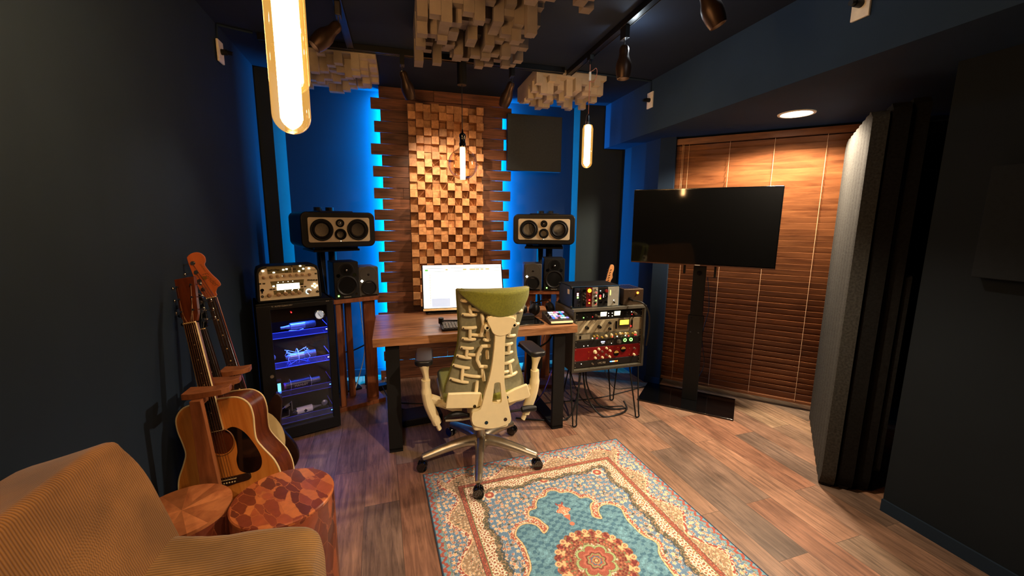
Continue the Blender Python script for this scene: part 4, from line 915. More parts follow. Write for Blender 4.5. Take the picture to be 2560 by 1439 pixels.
MB().box(a-.038, a+.038, .004, .0065, z-.014, z+.022).build('yellow_meter', emis('meter_yellow', (255, 205, 60), 1.6), u2, label='glowing yellow meter')
for q in (.3389, .468): q = ru(q); MB().box(q-.005, q+.005, .004, .0115, rz_(.735), rz_(.792)).build('meter_handle', M_glossblack, u2)
MB().box(ru(.462), ru(.474), .006, .0115, rz_(.742), rz_(.752)).build('red_switch', M_led_r, u2)
u3 = unit('channel_unit', R[3], R[2], plain('grey_olive_faceplate', (98, 92, 72), .45, .2), 'narrow grey unit with many small coloured knobs under the beige one')
a = ru(.10); MB().box(ru(.035), ru(.135), .010, .0116, R[3]+.008, R[2]-.008).build('name_plate', plain('grey_plate', (140, 132, 108), .5), u3); MB().box(ru(.052), ru(.066), .006, .0101, R[3]+.014, R[2]-.014).build('power_rocker', M_glossblack, u3)
kn(u3, [(0.1654, 0.6945), (0.1916, 0.6949), (0.2284, 0.6817), (.30, .681), (0.3414, 0.6945), (.392, .697), (.437, .695), (.478, .692)], .007, plain('yellow_knob', (180, 150, 60), .4)); kn(u3, [(0.2612, 0.6896), (0.3044, 0.6942), (.375, .6981), (0.42, .694), (.5, .696)], .010, M_ivory)
leds(u3, [(.1564, .6782), (.3539, .6775), (.4209, .679)], M_led_w); leds(u3, [(.1924, .6766), (.315, .677), (.4486, .674), (.511, .678), (.50, .679)], M_led_r, .003)
u4 = unit('converter_unit', R[4], R[3], M_unit, 'black rack unit with two green ring lights and a small display')
kn(u4, [(0.3683, 0.6399)], .017, plain('grey_knob', (110, 104, 94), .35, .4), d=.02)
for a in (.4194, .4692): a, z = ru(a), rz_(.6453); MB().tube([(a+.011*cos(k*pi/10), .009, z+.011*sin(k*pi/10)) for k in range(20)], .0026, 6, closed=True).build('green_ring', M_led_g, u4, label='glowing green ring')
MB().box(ru(.225), ru(.255), .009, .0115, rz_(.643), rz_(.650)).build('display', emis('display_bluewhite', (190, 200, 255), 2), u4); leds(u4, [(.235, .6345), (.247, .6345), (.3099, .6304), (.0905, .6273), (.1229, .6276)], M_led_w, .002)
m = MB()
for k in range(8): m.box(ru(.268)+k*.008, ru(.268)+k*.008+.002, .0105, .0116, rz_(.63), rz_(.652))
m.build('vent_slots', M_tolex, u4)
u5 = unit('red_compressor_unit', R[5], R[4], plain('crimson_faceplate', (128, 16, 18), .35, .2), 'crimson red rack unit with cream knobs and two half-round meters')
kn(u5, [(0.2081, 0.5977), (0.2693, 0.5986), (.1827, .5342), (.2392, .5332), (.2986, .5775), (.2977, .5328), (.4997, .5312)], .009, M_ivory); kn(u5, [(0.1794, 0.5775)], .014, M_ivory); kn(u5, [(0.2357, 0.5769), (.205, .5518), (.2699, .549), (.5001, .5787)], .008, M_alu)
leds(u5, [(.1314, .58), (.1315, .5341), (.2954, .5998), (.2954, .5498), (.4616, .5802), (.4611, .5328), (.365, .594)], plain('brass_rivet', (210, 130, 60), .3, .7), .0035)
for a, z in ((.3515, .5541), (.4076, .5786)):
    a, z = ru(a), rz_(z); o_ = MB().cyl((a, .006, z), (a, .0115, z), .023, n=28).build('round_meter', M_glossblack, u5)
    MB().prism([(a+.019*cos(radians(k*12)), z+.001+.019*sin(radians(k*12))) for k in range(16)], .0045, .006, 'XZ').build('meter_face', plain('tan_meter_face', (190, 150, 74), .5), o_)
u6 = unit('power_unit', R[6], R[5], M_unit, 'black unit with lettering and small blue and orange lights, lowest in the rack')
text('CPC-702', 'lettering', M_cream, u6, .018, (ru(.238), .011, rz_(.490)))
for k, mm in enumerate((M_led_b, M_led_b, M_led_w, M_led_w, M_led_a, M_led_r, M_led_a)): q = ru(.308)+k*.0098; MB().box(q-.003, q+.003, .009, .0115, rz_(.490), rz_(.496)).build('status_light', mm, u6)
leds(u6, [(.0764, .4976)], M_led_w, .002); kn(u6, [(.1615, .4929)], .007, M_alu)

# half-size module frame on top of the rack
lb = thing('module_frame', 'blue sided module frame with coloured modules on top of the rack', 'audio modules', M=TR(1.176, 2.675, .863, 0))
LW, LH, LD = .385, .162, .25
m = MB(); m.box(0, .006, 0.006, LD, 0.004, LH).box(LW-.006, LW, .006, LD, .004, LH).box(0, LW, .006, LD, LH-.006, LH).box(0, LW, .006, LD, .004, .01).box(0, LW, LD-.006, LD, .004, LH)
m.build('frame', plain('steel_blue_side', (48, 78, 108), .35, .6), lb, bevel=.002)
MB().box(0.004, LW-.004, .012, LD-.004, LH, LH+.002).build('top_vents', M_matblack, lb)
m = MB()
for y in (.01, LD-.01):
    for z in (.012, LH-.008): m.ball((-.002, y, z), .012, 12)
m.build('corner_bumpers', M_matblack, lb)
MB().box(-.001, .0, .05, .085, .10, .135).build('side_sticker', M_ivory, lb)
lz = lambda z: 1.49+(z-1.49)*1.043-.863
lu = lambda u: u*1.043-.004
def module(x0, x1, mat_, label=None):
    o = MB().box(x0+.001, x1-.001, 0, .05, .010, LH-.010).build('module', mat_, lb, bevel=.001, seg=1)
    if label: o['label'] = label
    return o
M_nv = plain('navy_module', (24, 28, 44), .4)
xs = [.016, .066, .110, .158, .204, .284, .376]
mods = [module(xs[0], xs[1], M_nv), module(xs[1], xs[2], M_unit), module(xs[2], xs[3], plain('dark_red_module', (92, 18, 14), .4), 'dark red module with orange meter'), module(xs[3], xs[4], plain('light_grey_module', (168, 160, 146), .4, .2), 'light grey module'), module(xs[4], xs[5], M_unit), module(xs[5], xs[6], plain('white_module', (178, 176, 164), .4, .2), 'wide pale grey module')]
def mk(mod, pts, r, mat_, d=.014):
    for a, z in pts: MB().lathe([(r, 0), (r*.8, -d), (0, -d-.0002)], 18, (lu(a), 0, lz(z)), 'Y').build('knob', mat_, mod)
def ml(mod, pts, mat_, s=.0035):
    for a, z in pts: MB().box(lu(a)-s, lu(a)+s, -.002, 0, lz(z)-s*.8, lz(z)+s*.8).build('indicator_light', mat_, mod)
mk(mods[0], [(0.0556, 1.0168), (0.0585, 0.9412), (0.0489, 0.912)], .009, M_chrome); ml(mods[0], [(0.0452, 0.996), (0.0456, 0.9831)], emis('pink_led', (255, 150, 140), 4), .006); ml(mods[0], [(.0462, .9677)], M_led_g, .006)
mk(mods[1], [(0.0933, 1.0178), (0.093, 0.9171)], .010, M_glossblack); mk(mods[1], [(0.0975, 0.9929), (0.0985, 0.9692), (.085, .98), (.087, .955), (.104, .945)], .006, M_alu)
MB().cyl((lu(.1334), -.002, lz(1.014)), (lu(.1334), 0, lz(1.014)), .015, n=24).build('orange_meter', emis('orange_meter', (255, 150, 30), 2.2), mods[2], label='glowing orange dial')
ml(mods[2], [(0.135, 0.948)], M_led_r, .005); ml(mods[2], [(.1346, .926)], M_led_a, .005); mk(mods[2], [(.130, .985)], .008, plain('red_knob', (120, 40, 34), .4))
mk(mods[3], [(0.1759, 1.0195), (.170, .99)], .009, M_alu); mk(mods[3], [(0.1768, 0.96), (.176, .926)], .009, M_glossblack); ml(mods[3], [(.1859, 1.020), (.186, .976)], M_led_w, .003); ml(mods[3], [(0.186, 0.9417)], M_led_g, .003); ml(mods[3], [(.187, .998), (.186, .918)], M_led_r, .003)
mk(mods[4], [(0.2624, 1.0075)], .012, plain('red_cap_knob', (130, 30, 30), .4)); mk(mods[4], [(.218, .99), (.262, .97), (.262, .93), (.22, .93)], .010, M_glossblack); ml(mods[4], [(.2174, 1.01)], M_led_w, .003)
ml(mods[4], [(.2174, .9663), (.2174, .975)], M_led_r, .006); ml(mods[4], [(.2174, .956)], M_led_a, .006); ml(mods[4], [(.243, .985), (.243, .975), (.243, .965)], M_led_w, .0025)
MB().box(lu(.2957)-.003, lu(.2957)+.003, -.001, 0, lz(.977), lz(1.012)).build('yellow_bar', emis('yellow_bar', (225, 240, 90), 2.5), mods[5], label='glowing yellow bar meter'); ml(mods[5], [(.3244, .9388)], M_led_w, .003); mk(mods[5], [(.3252, .9236)], .007, M_glossblack)

# brown tube box beside it
tb = thing('tube_preamp_box', 'small brown metal box with an orange light at the right end of the rack top', 'preamp', M=TR(1.600, 2.690, .863, -2))
MB().box(0, .165, 0, .22, .006, .128).build('box_body', plain('bronze_brown_case', (84, 66, 50), .4, .5), tb, bevel=.004)
m = MB()
for k in range(6): m.box(.02+k*.022, .032+k*.022, .03, .19, .128, .1295)
m.build('top_slots', M_glossblack, tb)
MB().ball((.115, -.001, .098), .009, 14).build('orange_lamp', emis('orange_lamp', (255, 110, 30), 5), tb, label='glowing orange lamp')
MB().cyl((.05, -.012, .055), (.05, 0, .055), .012).cyl((.05, -.05, .05), (.05, -.01, .055), .008).build('plug', M_black, tb)
MB().ball((.045, 0, .10), .003, 8).ball((.012, 0, .05), .003, 8).build('small_screws', M_chrome, tb)
def cable(pts, r, label, mat_=None, n=8, group=None):
    m = MB(); m.tube(smooth_pts(pts, n), r, 8)
    return tag(m.build('cable', mat_ or M_cable), label, 'cable', group)
cable([(1.65, 2.635, .914), (1.70, 2.58, .90), (1.765, 2.60, .82), (1.795, 2.63, .70), (1.80, 2.66, .55)], .006, 'thick black cable hanging from the brown box past the rack side')

# guitar headstock sticking up behind the rack
def slant(M): return M
hs = thing('electric_guitar', 'guitar behind the rack showing only its pale maple headstock', 'guitar', M=TR(1.60, 3.02, 0, -12) @ Matrix.Rotation(radians(4), 4, 'Y') @ Matrix.Rotation(radians(-6), 4, 'X'))
hp_ = sp2([(-.018, .96), (.020, .96), (.026, 1.0), (.040, 1.03), (.036, 1.06), (.046, 1.10), (.040, 1.135), (.018, 1.14), (.006, 1.12), (-.010, 1.04)], 4)
m = MB(); m.prism(hp_, 0, .014, 'XZ'); m.build('headstock', M_maple, hs, bevel=.003)
m = MB(); m.prism([(-.020, .96), (.020, .96), (.027, .62), (-.027, .62)], 0, .022, 'XZ'); m.build('neck', M_maple, hs, bevel=.003)
m = MB(); m.prism(sp2([(x_, (z_-.06)*.55+.46) for x_, z_ in [(-.06, .46), (.06, .46), (.13, .55), (.17, .42), (.13, .30), (.165, .16), (.0, .06), (-.165, .14), (-.13, .30), (-.16, .42), (-.10, .50)]], 5), .01, .05, 'XZ'); m.build('guitar_body', plain('butterscotch_body', (170, 120, 60), .3), hs, bevel=.006)
m = MB()
for k in range(6): m.cyl((.0+k*.004, -.006, .985+k*.022), (.0+k*.004, 0, .985+k*.022), .0035, n=10)
m.build('string_posts', M_glossblack, hs)
m = MB()
for k in range(6): m.cyl((-.012+k*.003, .006, .985+k*.022), (-.026+k*.003, .006, .985+k*.022), .004, n=10)
m.build('tuning_pegs', M_chrome, hs)

# ------------------------------------------------------------------ television on its stand
tv = thing('television', 'large black television on a floor stand before the wooden blind', 'television', M=TR(2.32, 2.79, 0, -45) @ Matrix.Rotation(radians(1.7), 4, 'X'))
TW, TZ0, TZ1 = .517, 1.158, 1.752
MB().rbox(-TW+.007, TW+.007, -.085, -.055, TZ0, TZ1, .006).build('housing', M_glossblack, tv, bevel=.002)
m, nt, b = new('dark_tv_glass'); b.inputs['Base Color'].default_value = (.004, .004, .004, 1); b.inputs['Roughness'].default_value = .05; b.inputs['Specular IOR Level'].default_value = .35
MB().box(-TW+.014, TW-.000, -.0865, -.085, TZ0+.016, TZ1-.008).build('screen', m, tv, label='glossy black screen')
MB().box(-TW+.01, TW+.004, -.088, -.084, TZ0, TZ0+.008).build('lower_bezel', plain('copper_lower_bezel', (120, 84, 66), .3, .8), tv, label='thin copper coloured lower bezel')
MB().box(-.012, .026, -.0885, -.087, TZ0+.002, TZ0+.006).build('logo', M_white, tv)
MB().box(-.28, .29, -.055, -.02, TZ0+.08, TZ1-.12).build('rear_housing', M_black, tv, bevel=.01)
ts = thing('television_stand', 'black floor stand with glass base and column carrying the television', 'tv stand', M=TR(2.29, 2.76, 0, -45))
MB().rbox(-.36, .36, -.215, .215, 0, .014, .006, plane='XY').build('base_glass', M_glossblack, ts, bevel=.002)
MB().box(-.038, .079, -.005, .045, .014, .74).build('lower_column', M_matblack, ts, bevel=.003)
MB().box(-.026, .067, -.0, .04, .74, 1.36).build('upper_column', M_matblack, ts, bevel=.003)
m = MB()
for z in (.70, .72, .60): m.cyl((-.01, -.007, z), (-.01, -.003, z), .006, n=10).cyl((.05, -.007, z), (.05, -.003, z), .006, n=10)
m.build('column_bolts', M_glossblack, ts)
MB().box(-.10, -.085, -.019, .005, 1.08, 1.5).box(.125, .14, -.019, .005, 1.06, 1.5).box(-.1, .14, -.005, .005, 1.40, 1.45).build('mount_rails', M_matblack, ts)
MB().cyl((.02, -.012, 1.09), (.02, 0, 1.09), .018).build('tilt_knob', M_glossblack, ts)
cable([(2.40, 2.76, 1.05), (2.42, 2.74, .8), (2.405, 2.77, .55), (2.425, 2.745, .3), (2.38, 2.80, .12)], .003, 'thin black cable hanging beside the television column')

# ------------------------------------------------------------------ folded felt partitions in the alcove
def felt(y0, y1, L, z0, z1, x0, mat_, label, ch=.10, wave=.006):
    r = thing('felt_partition', label, 'acoustic partition', M=TR(2.268, 1.593, 0, 41.7), group='felt partitions folded in the alcove')
    out = [(x0+ch*.25, z0), (L-ch*.5, z0), (L, z0+ch*.4), (L, z1-ch), (L-ch*.4, z1-ch*.35), (L-ch*.9, z1), (x0+ch*.4, z1), (x0, z1-ch*.35), (x0, z0+ch*.8)]
    m = MB(); n = 60
    # wavy front skin following the outline
    def clampz(x, v):
        lo = z0; hi = z1
        if x > L-ch*.9: hi = z1-ch*(1-(L-x)/(ch*.9))*.9
        if x < x0+ch*.4: hi = z1-ch*.35*(1-(x-x0)/(ch*.4))
        if x < x0+ch*.25: lo = z0+ch*.8*(1-(x-x0)/(ch*.25))
        return lo+(hi-lo)*v
    def f(u, v):
        x = x0+(L-x0)*u; w_ = wave*(abs(sin(x*pi/.115))**.6)
        return (x, y1-wave+w_, clampz(x, v))
    m.grid(f, n, 12)
    m.grid(lambda u, v: (x0+(L-x0)*(1-u), y0, clampz(x0+(L-x0)*(1-u), v)), n, 12)
    def rim(u, v):
        P = [(x0+(L-x0)*k/(n-1), 0) for k in range(n)]+[(x0+(L-x0)*(1-k/(n-1)), 1) for k in range(n)]
        k = int(round(u*(2*n))) % (2*n); x, t = P[k]; yy = y0 if v == 0 else y1-wave+wave*(abs(sin(x*pi/.115))**.6)
        return (x, yy, clampz(x, t))
    m.grid(rim, 2*n+1, 2)
    o = m.build('felt_panel', mat_, r, weld=True, angle=60)
    b = MB(); b.box(x0+.03, L-.05, y0+.015, y1-.015, 0, max(z0, .0)+.02); b.build('foot', M_matblack, r)
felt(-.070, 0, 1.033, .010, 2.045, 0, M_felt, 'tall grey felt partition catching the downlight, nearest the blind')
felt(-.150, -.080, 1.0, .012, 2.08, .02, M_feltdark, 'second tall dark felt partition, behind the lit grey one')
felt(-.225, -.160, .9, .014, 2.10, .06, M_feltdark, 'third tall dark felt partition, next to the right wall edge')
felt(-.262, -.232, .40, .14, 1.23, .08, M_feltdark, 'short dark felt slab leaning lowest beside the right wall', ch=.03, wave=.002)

# ------------------------------------------------------------------ things on and around the floor under the desk
pb = MB().rbox(-.14, .14, -.035, .035, 0, .05, .01, plane='XY').build('power_strip', M_black, bevel=.004); pb.matrix_world = TR(-.20, 3.62, 0, 20); tag(pb, 'black power box on the floor left of the plank wall', 'power strip')
pt = MB().rbox(-.15, .15, -.10, .10, 0, .055, .02, plane='XY').build('foot_switch', M_matblack, bevel=.008); pt.matrix_world = TR(.10, 2.98, 0, 8); tag(pt, 'flat black foot controller on the floor under the desk', 'foot controller')
wp = MB().cyl((0, 0, 0), (0, 0, .075), .016).box(-.012, .012, -.03, .03, 0, .03).build('white_adapter', M_white, bevel=.003); wp.matrix_world = TR(-.17, 3.70, 0, 30); tag(wp, 'small white plug adapter standing at the foot of the plank wall', 'adapter')
bx = MB().box(-.03, .03, -.03, .03, 0, .10).build('wall_socket_box', M_matblack, bevel=.004); bx.matrix_world = TR(-.33, 3.78, 0, 0); tag(bx, 'black socket box behind the left wooden rack', 'socket box')
cable([(-.36, 3.62, .86), (-.35, 3.66, .6), (-.34, 3.62, .35), (-.40, 3.6, .12), (-.44, 3.55, .012)], .004, 'white cable curving down between the posts of the left rack', M_white)
cable([(-.46, 3.52, .006), (-.36, 3.6, .010), (-.25, 3.66, .02)], .0045, 'short white cable lying on the floor behind the left rack', M_white)
cable([(-.60, 3.5, .42), (-.45, 3.52, .40), (-.30, 3.56, .45), (-.25, 3.62, .46)], .006, 'black cable strung across behind the left rack posts')
cable([(-.20, 3.55, .05), (-.12, 3.35, .006), (.05, 3.25, .006), (.3, 3.2, .006), (.5, 3.3, .006)], .004, 'black cable running along the floor under the desk')
cable([(.06, 3.08, .03), (-.05, 3.18, .006), (-.1, 3.3, .006)], .004, 'short black cable leading from the foot controller')
cable([(1.30, 2.75, .385), (1.27, 2.72, .2), (1.18, 2.68, .02), (.98, 2.72, .007), (.80, 2.80, .007)], .007, 'thick black cable dropping from the rack towards the chair')
cable([(1.36, 2.85, .385), (1.36, 2.75, .15), (1.45, 2.66, .012), (1.60, 2.66, .010), (1.70, 2.72, .010), (1.72, 2.80, .04)], .007, 'thick black cable looping on the floor below the rack')
cable([(1.42, 2.90, .385), (1.41, 2.86, .2), (1.48, 2.80, .05), (1.60, 2.75, .010), (1.70, 2.74, .012)], .006, 'black cable curving down to the rear hairpin foot')
cable([(1.26, 2.9, .385), (1.30, 2.85, .2), (1.40, 2.82, .04), (1.55, 2.78, .022), (1.68, 2.75, .024)], .005, 'slim black cable crossing under the rack')
cable([(.95, 3.0, .006), (1.3, 2.98, .006), (1.6, 2.98, .006), (1.85, 3.03, .006), (2.12, 3.10, .006)], .0045, 'black cable along the floor from desk to the alcove corner')
cable([(1.78, 3.25, .38), (1.74, 3.2, .2), (1.80, 3.12, .02), (1.95, 3.10, .006), (2.15, 3.08, .006)], .0035, 'thin black cable wriggling down behind the rack')
cable([(1.20, 2.9, .5), (1.14, 2.95, .3), (1.05, 2.92, .12), (.9, 2.9, .01), (.75, 2.95, .007)], .004, 'blue-violet cable near the right desk leg', plain('violet_cable', (70, 60, 190), .5))
cable([(1.12, 3.0, .68), (1.09, 3.02, .55), (1.06, 3.05, .35), (1.05, 3.1, .1)], .003, 'thin pale cable hanging under the right end of the desk', plain('grey_cable', (150, 140, 180), .5))
cable([(.86, 2.98, .52), (.98, 2.94, .50), (1.08, 2.9, .56), (1.15, 2.92, .66)], .007, 'black cable sagging between chair and right desk leg')
cb2 = MB(); cb2.M = TR(1.05, 3.02, 0); cb2.box(-.03, .03, -.015, .015, .30, .46); cb2 = tag(cb2.build('cable_bundle', M_cable, bevel=.006), 'bundled dark cables and adapter hanging under the desk', 'cable bundle')

# ------------------------------------------------------------------ rug
def rug():
    HU, HV = .661, .869; nu, nv = 471, 619
    u = np.linspace(-HU, HU, nu); v = np.linspace(-HV, HV, nv); U, W = np.meshgrid(u, v)
    a = np.abs(U); b = np.abs(W); da = HU-a; db = HV-b; d = np.minimum(da, db); s = np.where(da < db, W, U)
    rng = np.random.default_rng(5)
    def vnoise(x, y, seed):
        xi = np.floor(x).astype(int); yi = np.floor(y).astype(int); fx = x-xi; fy = y-yi
        fx = fx*fx*(3-2*fx); fy = fy*fy*(3-2*fy)
        def h(i, j): q = np.sin(i*127.1+j*311.7+seed*74.7)*43758.5453; return q-np.floor(q)
        return (h(xi, yi)*(1-fx)+h(xi+1, yi)*fx)*(1-fy)+(h(xi, yi+1)*(1-fx)+h(xi+1, yi+1)*fx)*fy
    def cells(x, y, seed):
        """distance to the nearest jittered point and its random id"""
        xi = np.floor(x); yi = np.floor(y); best = np.full(x.shape, 9.); idv = np.zeros(x.shape); ang = np.zeros(x.shape)
        for i in (-1, 0, 1):
            for j in (-1, 0, 1):
                cx, cy = xi+i, yi+j
                h1 = np.sin(cx*12.99+cy*78.23+seed)*43758.5; h1 -= np.floor(h1); h2 = np.sin(cx*39.3+cy*11.1+seed*3)*24634.6; h2 -= np.floor(h2)
                px, py = cx+.2+.6*h1, cy+.2+.6*h2; q = np.hypot(x-px, y-py); k = q < best
                best = np.where(k, q, best); idv = np.where(k, h1*.61+h2*.39, idv); ang = np.where(k, np.arctan2(y-py, x-px), ang)
        return best, idv, ang
    def L(c): return np.array(lin(c))
    BLUE_, TEAL, TEALD, RED, ORG, CREAM_, GOLD, OLIVE, TAN, NAVY, GREEN = map(L, [(92, 128, 160), (92, 142, 162), (62, 110, 136), (148, 66, 52), (188, 106, 72), (238, 226, 200), (226, 176, 124), (88, 88, 72), (196, 160, 122), (38, 62, 84), (140, 158, 104)])
    col = np.zeros(U.shape+(3,)); 
    def put(mask, c): col[mask] = c
    def flora(mask, base, dens, seed, sc1=30, pal=(RED, ORG, GOLD)):
        """small flowers and scrolling stems over a ground colour"""
        q, idv, ang = cells(a*sc1, b*sc1, seed); rad = (.24+.16*idv)*(1+.25*np.cos(5*ang+idv*9))*dens
        stem = np.abs(vnoise(a*sc1*1.1, b*sc1*1.1, seed+3)-.5)
        put(mask, base); put(mask & (stem < .035), OLIVE); put(mask & (stem > .07) & (stem < .095), TAN)
        k = (idv*7).astype(int) % 3
        for i, c in enumerate(pal): put(mask & (q < rad) & (k == i), c)
        put(mask & (q < rad) & (q > rad*.72), CREAM_*.8); put(mask & (q < rad*.32), GOLD)
    put(np.ones(U.shape, bool), BLUE_)
    put(d < .006, NAVY)
    # outer squiggle band
    mb = (d >= .006) & (d < .038); put(mb, TEAL*1.15)
    sq = .021+.008*np.sin(s*2*pi/.042)+.003*np.sin(s*2*pi/.017); put(mb & (np.abs(d-sq) < .0065+.003*vnoise(a*150, b*150, 9)), RED*1.15); put(mb & (vnoise(a*220, b*220, 4) > .8), ORG)
    put((d >= .038) & (d < .042), GREEN*.9)
    # main border: blue flowers with swinging tan cartouches
    mb = (d >= .042) & (d < .172); flora(mb, BLUE_, 1.15, 2, 42)
    sw = .115+.040*np.cos(np.abs(s)*2*pi/.30); inn = mb & (d > sw); flora(inn, TAN*.62, .9, 8, 56, (GOLD, TAN*1.1, RED))
    put(mb & (np.abs(d-sw) < .010), RED*1.1); put(mb & (np.abs(d-sw) < .010) & (vnoise(a*170, b*170, 7) > .55), CREAM_*.85); put(mb & (np.abs(d-sw-.010) < .0018), GOLD*1.2)
    put((d >= .172) & (d < .177), OLIVE*.8)
    mb = (d >= .177) & (d < .198); put(mb, RED); put(mb & (np.abs(vnoise(a*120, b*120, 6)-.5) < .07), ORG*1.1); put(mb & (np.abs(d-.1875+.004*np.sin(s*2*pi/.03)) < .0012), OLIVE)
    put((d >= .198) & (d < .201), OLIVE); put((d >= .201) & (d < .205), GREEN*1.1)
    # cream band with brown spots and a ragged inner edge
    rag = .243+.010*np.sin(s*2*pi/.21)+.016*np.abs(np.sin(s*pi/.33))+.004*np.sin(s*2*pi/.05)
    fld = d >= .205; q, idv, ang = cells(a*52, b*52, 1)
    mb = fld & (d < rag); put(mb, CREAM_); put(mb & (q < .30), L((150, 84, 56))); put(mb & (q > .52), L((170, 120, 80)))
    ol = fld & (d >= rag) & (d < rag+.026); put(ol, OLIVE); put(ol & (np.abs(vnoise(a*110, b*110, 12)-.5) < .10), TAN*.7)
    ff = fld & (d >= rag+.026); flora(ff, BLUE_, 1.0, 5, 36); put(ff & (d < rag+.031), NAVY*1.6)
    # corner clusters
    for cx, cy in ((.335, .570), (.0, .60)):
        r_ = np.hypot(a-cx, b-cy); k = ff & (r_ < .035*(1+.2*np.cos(6*np.arctan2(b-cy, a-cx)))); put(k, CREAM_*.85); put(k & (r_ < .026), RED*1.2); put(k & (r_ < .010), GOLD)
    # lobed central field
    poly = np.array([(0, .503), (.028, .492), (.046, .468), (.085, .462), (.107, .444), (.122, .418), (.13, .395), (.158, .392), (.177, .382), (.186, .350), (.165, .335), (.148, .315), (.135, .280), (.126, .248), (.158, .222), (.166, .262), (.183, .292), (.215, .308), (.245, .306), (.267, .294), (.287, .268), (.294, .243), (.282, .200), (.278, .164), (.281, .120), (.285, .078), (.297, .045), (.316, .022), (.322, 0), (0, 0)])
    poly = np.array(sp2([tuple(p) for p in poly[:-1]], 3, closed=False)+[(0, 0)])
    inside = np.zeros(U.shape, bool); dist = np.full(U.shape, 9.)
    for i in range(len(poly)):
        (x0, y0), (x1, y1) = poly[i], poly[(i+1) % len(poly)]
        if y0 != y1: c = ((y0 > b) != (y1 > b)) & (a < (x1-x0)*(b-y0)/(y1-y0)+x0); inside ^= c
        if i < len(poly)-2:
            tt = np.clip(((a-x0)*(x1-x0)+(b-y0)*(y1-y0))/((x1-x0)**2+(y1-y0)**2+1e-12), 0, 1); dist = np.minimum(dist, np.hypot(a-x0-tt*(x1-x0), b-y0-tt*(y1-y0)))
    rim = ff & ~inside & (dist < .022); put(rim, ORG); put(rim & (vnoise(a*160, b*160, 15) > .5), RED*1.1); put(rim & (vnoise(a*190, b*190, 16) > .62), CREAM_*.8)
    tile = (np.floor(a/.026)+np.floor(b/.020)) % 2; tn = vnoise(a*38, b*50, 17)
    put(inside, TEAL); k = inside & (tn*.7+.45*tile > .72); put(k, TEALD); k = inside & (tn*.7+.45*tile < .16); put(k, TEAL*1.35)
    col[inside] *= (.85+.3*vnoise(a*200, b*200, 18))[inside][:, None]
    put(dist < .0035, GOLD*1.15); put((dist > .0035) & (dist < .0055), OLIVE)
    # pendant
    r_ = np.hypot(a*1.25, b-.335); th = np.arctan2(b-.335, a); k = r_ < .040*(1+.25*np.cos(4*th)); put(k, ORG); put(k & (r_ < .028), L((200, 130, 90))); put(k & (vnoise(a*180, b*180, 19) > .6), CREAM_*.85)
    k = (a < .018*(1-(b-.27)/-.03*.0)) & (a < (b-.255)*.45) & (b < .30) & (b > .255); put(k, ORG); r_ = np.hypot(a, b-.235); put(r_ < .013, ORG*1.1)
    k = (np.hypot(a, b-.385) < .022) & (np.cos(7*np.arctan2(b-.365, a)) > .1); put(k, L((150, 60, 50)))
    # medallion
    r_ = np.hypot(U, W); th = np.arctan2(W, U)
    k = r_ < .178+.010*np.cos(16*th); put(k, L((140, 78, 56))); q, idv, ang = cells(r_*70, th*8, 3)
    put(k & (q < .33) & (idv > .5), ORG); put(k & (q < .33) & (idv <= .5), L((110, 44, 40))); put(k & (q > .6), GREEN*.7)
    # ring of sixteen pale figures
    ph = (th*16/(2*pi)) % 1-.5; ax = ph*2*pi/16*r_
    fig = (np.hypot(ax, r_-.172) < .0155) | ((np.abs(ax) < .006) & (r_ > .140) & (r_ < .165)) | ((np.abs(np.abs(ax)-.010) < .005) & (np.abs(r_-.146) < .007))
    put(fig, L((222, 172, 118))); put(np.hypot(ax, r_-.172) < .0075, RED); put(np.hypot(ax, r_-.172) < .003, GOLD)
    ph2 = (th*16/(2*pi)+.5) % 1-.5; ax2 = ph2*2*pi/16*r_; put(np.hypot(ax2, r_-.165) < .010, L((120, 40, 40)))
    k = r_ < .098; put(k, L((150, 96, 66))); put(k & (vnoise(U*150+9, W*150, 22) > .62), CREAM_*.7)
    fl = .066+.024*np.abs(np.cos(4*th))**.6; put((r_ < fl), L((158, 78, 58))); put(np.abs(r_-fl) < .0055, GREEN*1.25); put((np.abs(r_-fl) > .0055) & (np.abs(r_-fl) < .007), OLIVE)
    for rr, c in ((.056, L((176, 96, 74))), (.046, L((120, 60, 46))), (.038, GREEN), (.033, L((170, 84, 60))), (.024, TEALD), (.020, L((176, 128, 82))), (.012, L((110, 60, 40))), (.007, GOLD)): put(r_ < rr*(1+.10*np.cos(8*th)), c)
    col *= (.82+.36*rng.random(U.shape))[..., None]
    zs = .0045+.0008*rng.random(U.shape)
    n = nu*nv; vs = np.stack([U, W, zs], -1).reshape(-1, 3)
    j, i = np.mgrid[0:nv-1, 0:nu-1]; q = (j*nu+i).reshape(-1); F = np.stack([q, q+1, q+nu+1, q+nu], -1)
    # edges down to the floor
    rim_i = np.concatenate([np.arange(nu), np.arange(1, nv)*nu+nu-1, (nv-1)*nu+np.arange(nu-2, -1, -1), np.arange(nv-2, 0, -1)*nu])
    low = vs[rim_i].copy(); low[:, 2] = .0005; k = len(rim_i); vs = np.vstack([vs, low]); nx = np.roll(np.arange(k), -1)
    F2 = np.stack([rim_i, n+np.arange(k), n+nx, rim_i[nx]], -1)
    F = np.vstack([F, F2]); me = bpy.data.meshes.new('persian_rug')
    me.vertices.add(len(vs)); me.vertices.foreach_set('co', vs.astype(np.float32).ravel()); me.loops.add(F.size); me.loops.foreach_set('vertex_index', F.ravel().astype(np.int32))
    me.polygons.add(len(F)); me.polygons.foreach_set('loop_start', np.arange(0, F.size, 4, dtype=np.int32)); me.update(calc_edges=True); me.validate()
    ca = me.color_attributes.new('pattern', 'FLOAT_COLOR', 'POINT'); full = np.ones((len(vs), 4), np.float32); full[:n, :3] = np.clip(col.reshape(-1, 3), 0, 1); full[n:, :3] = NAVY
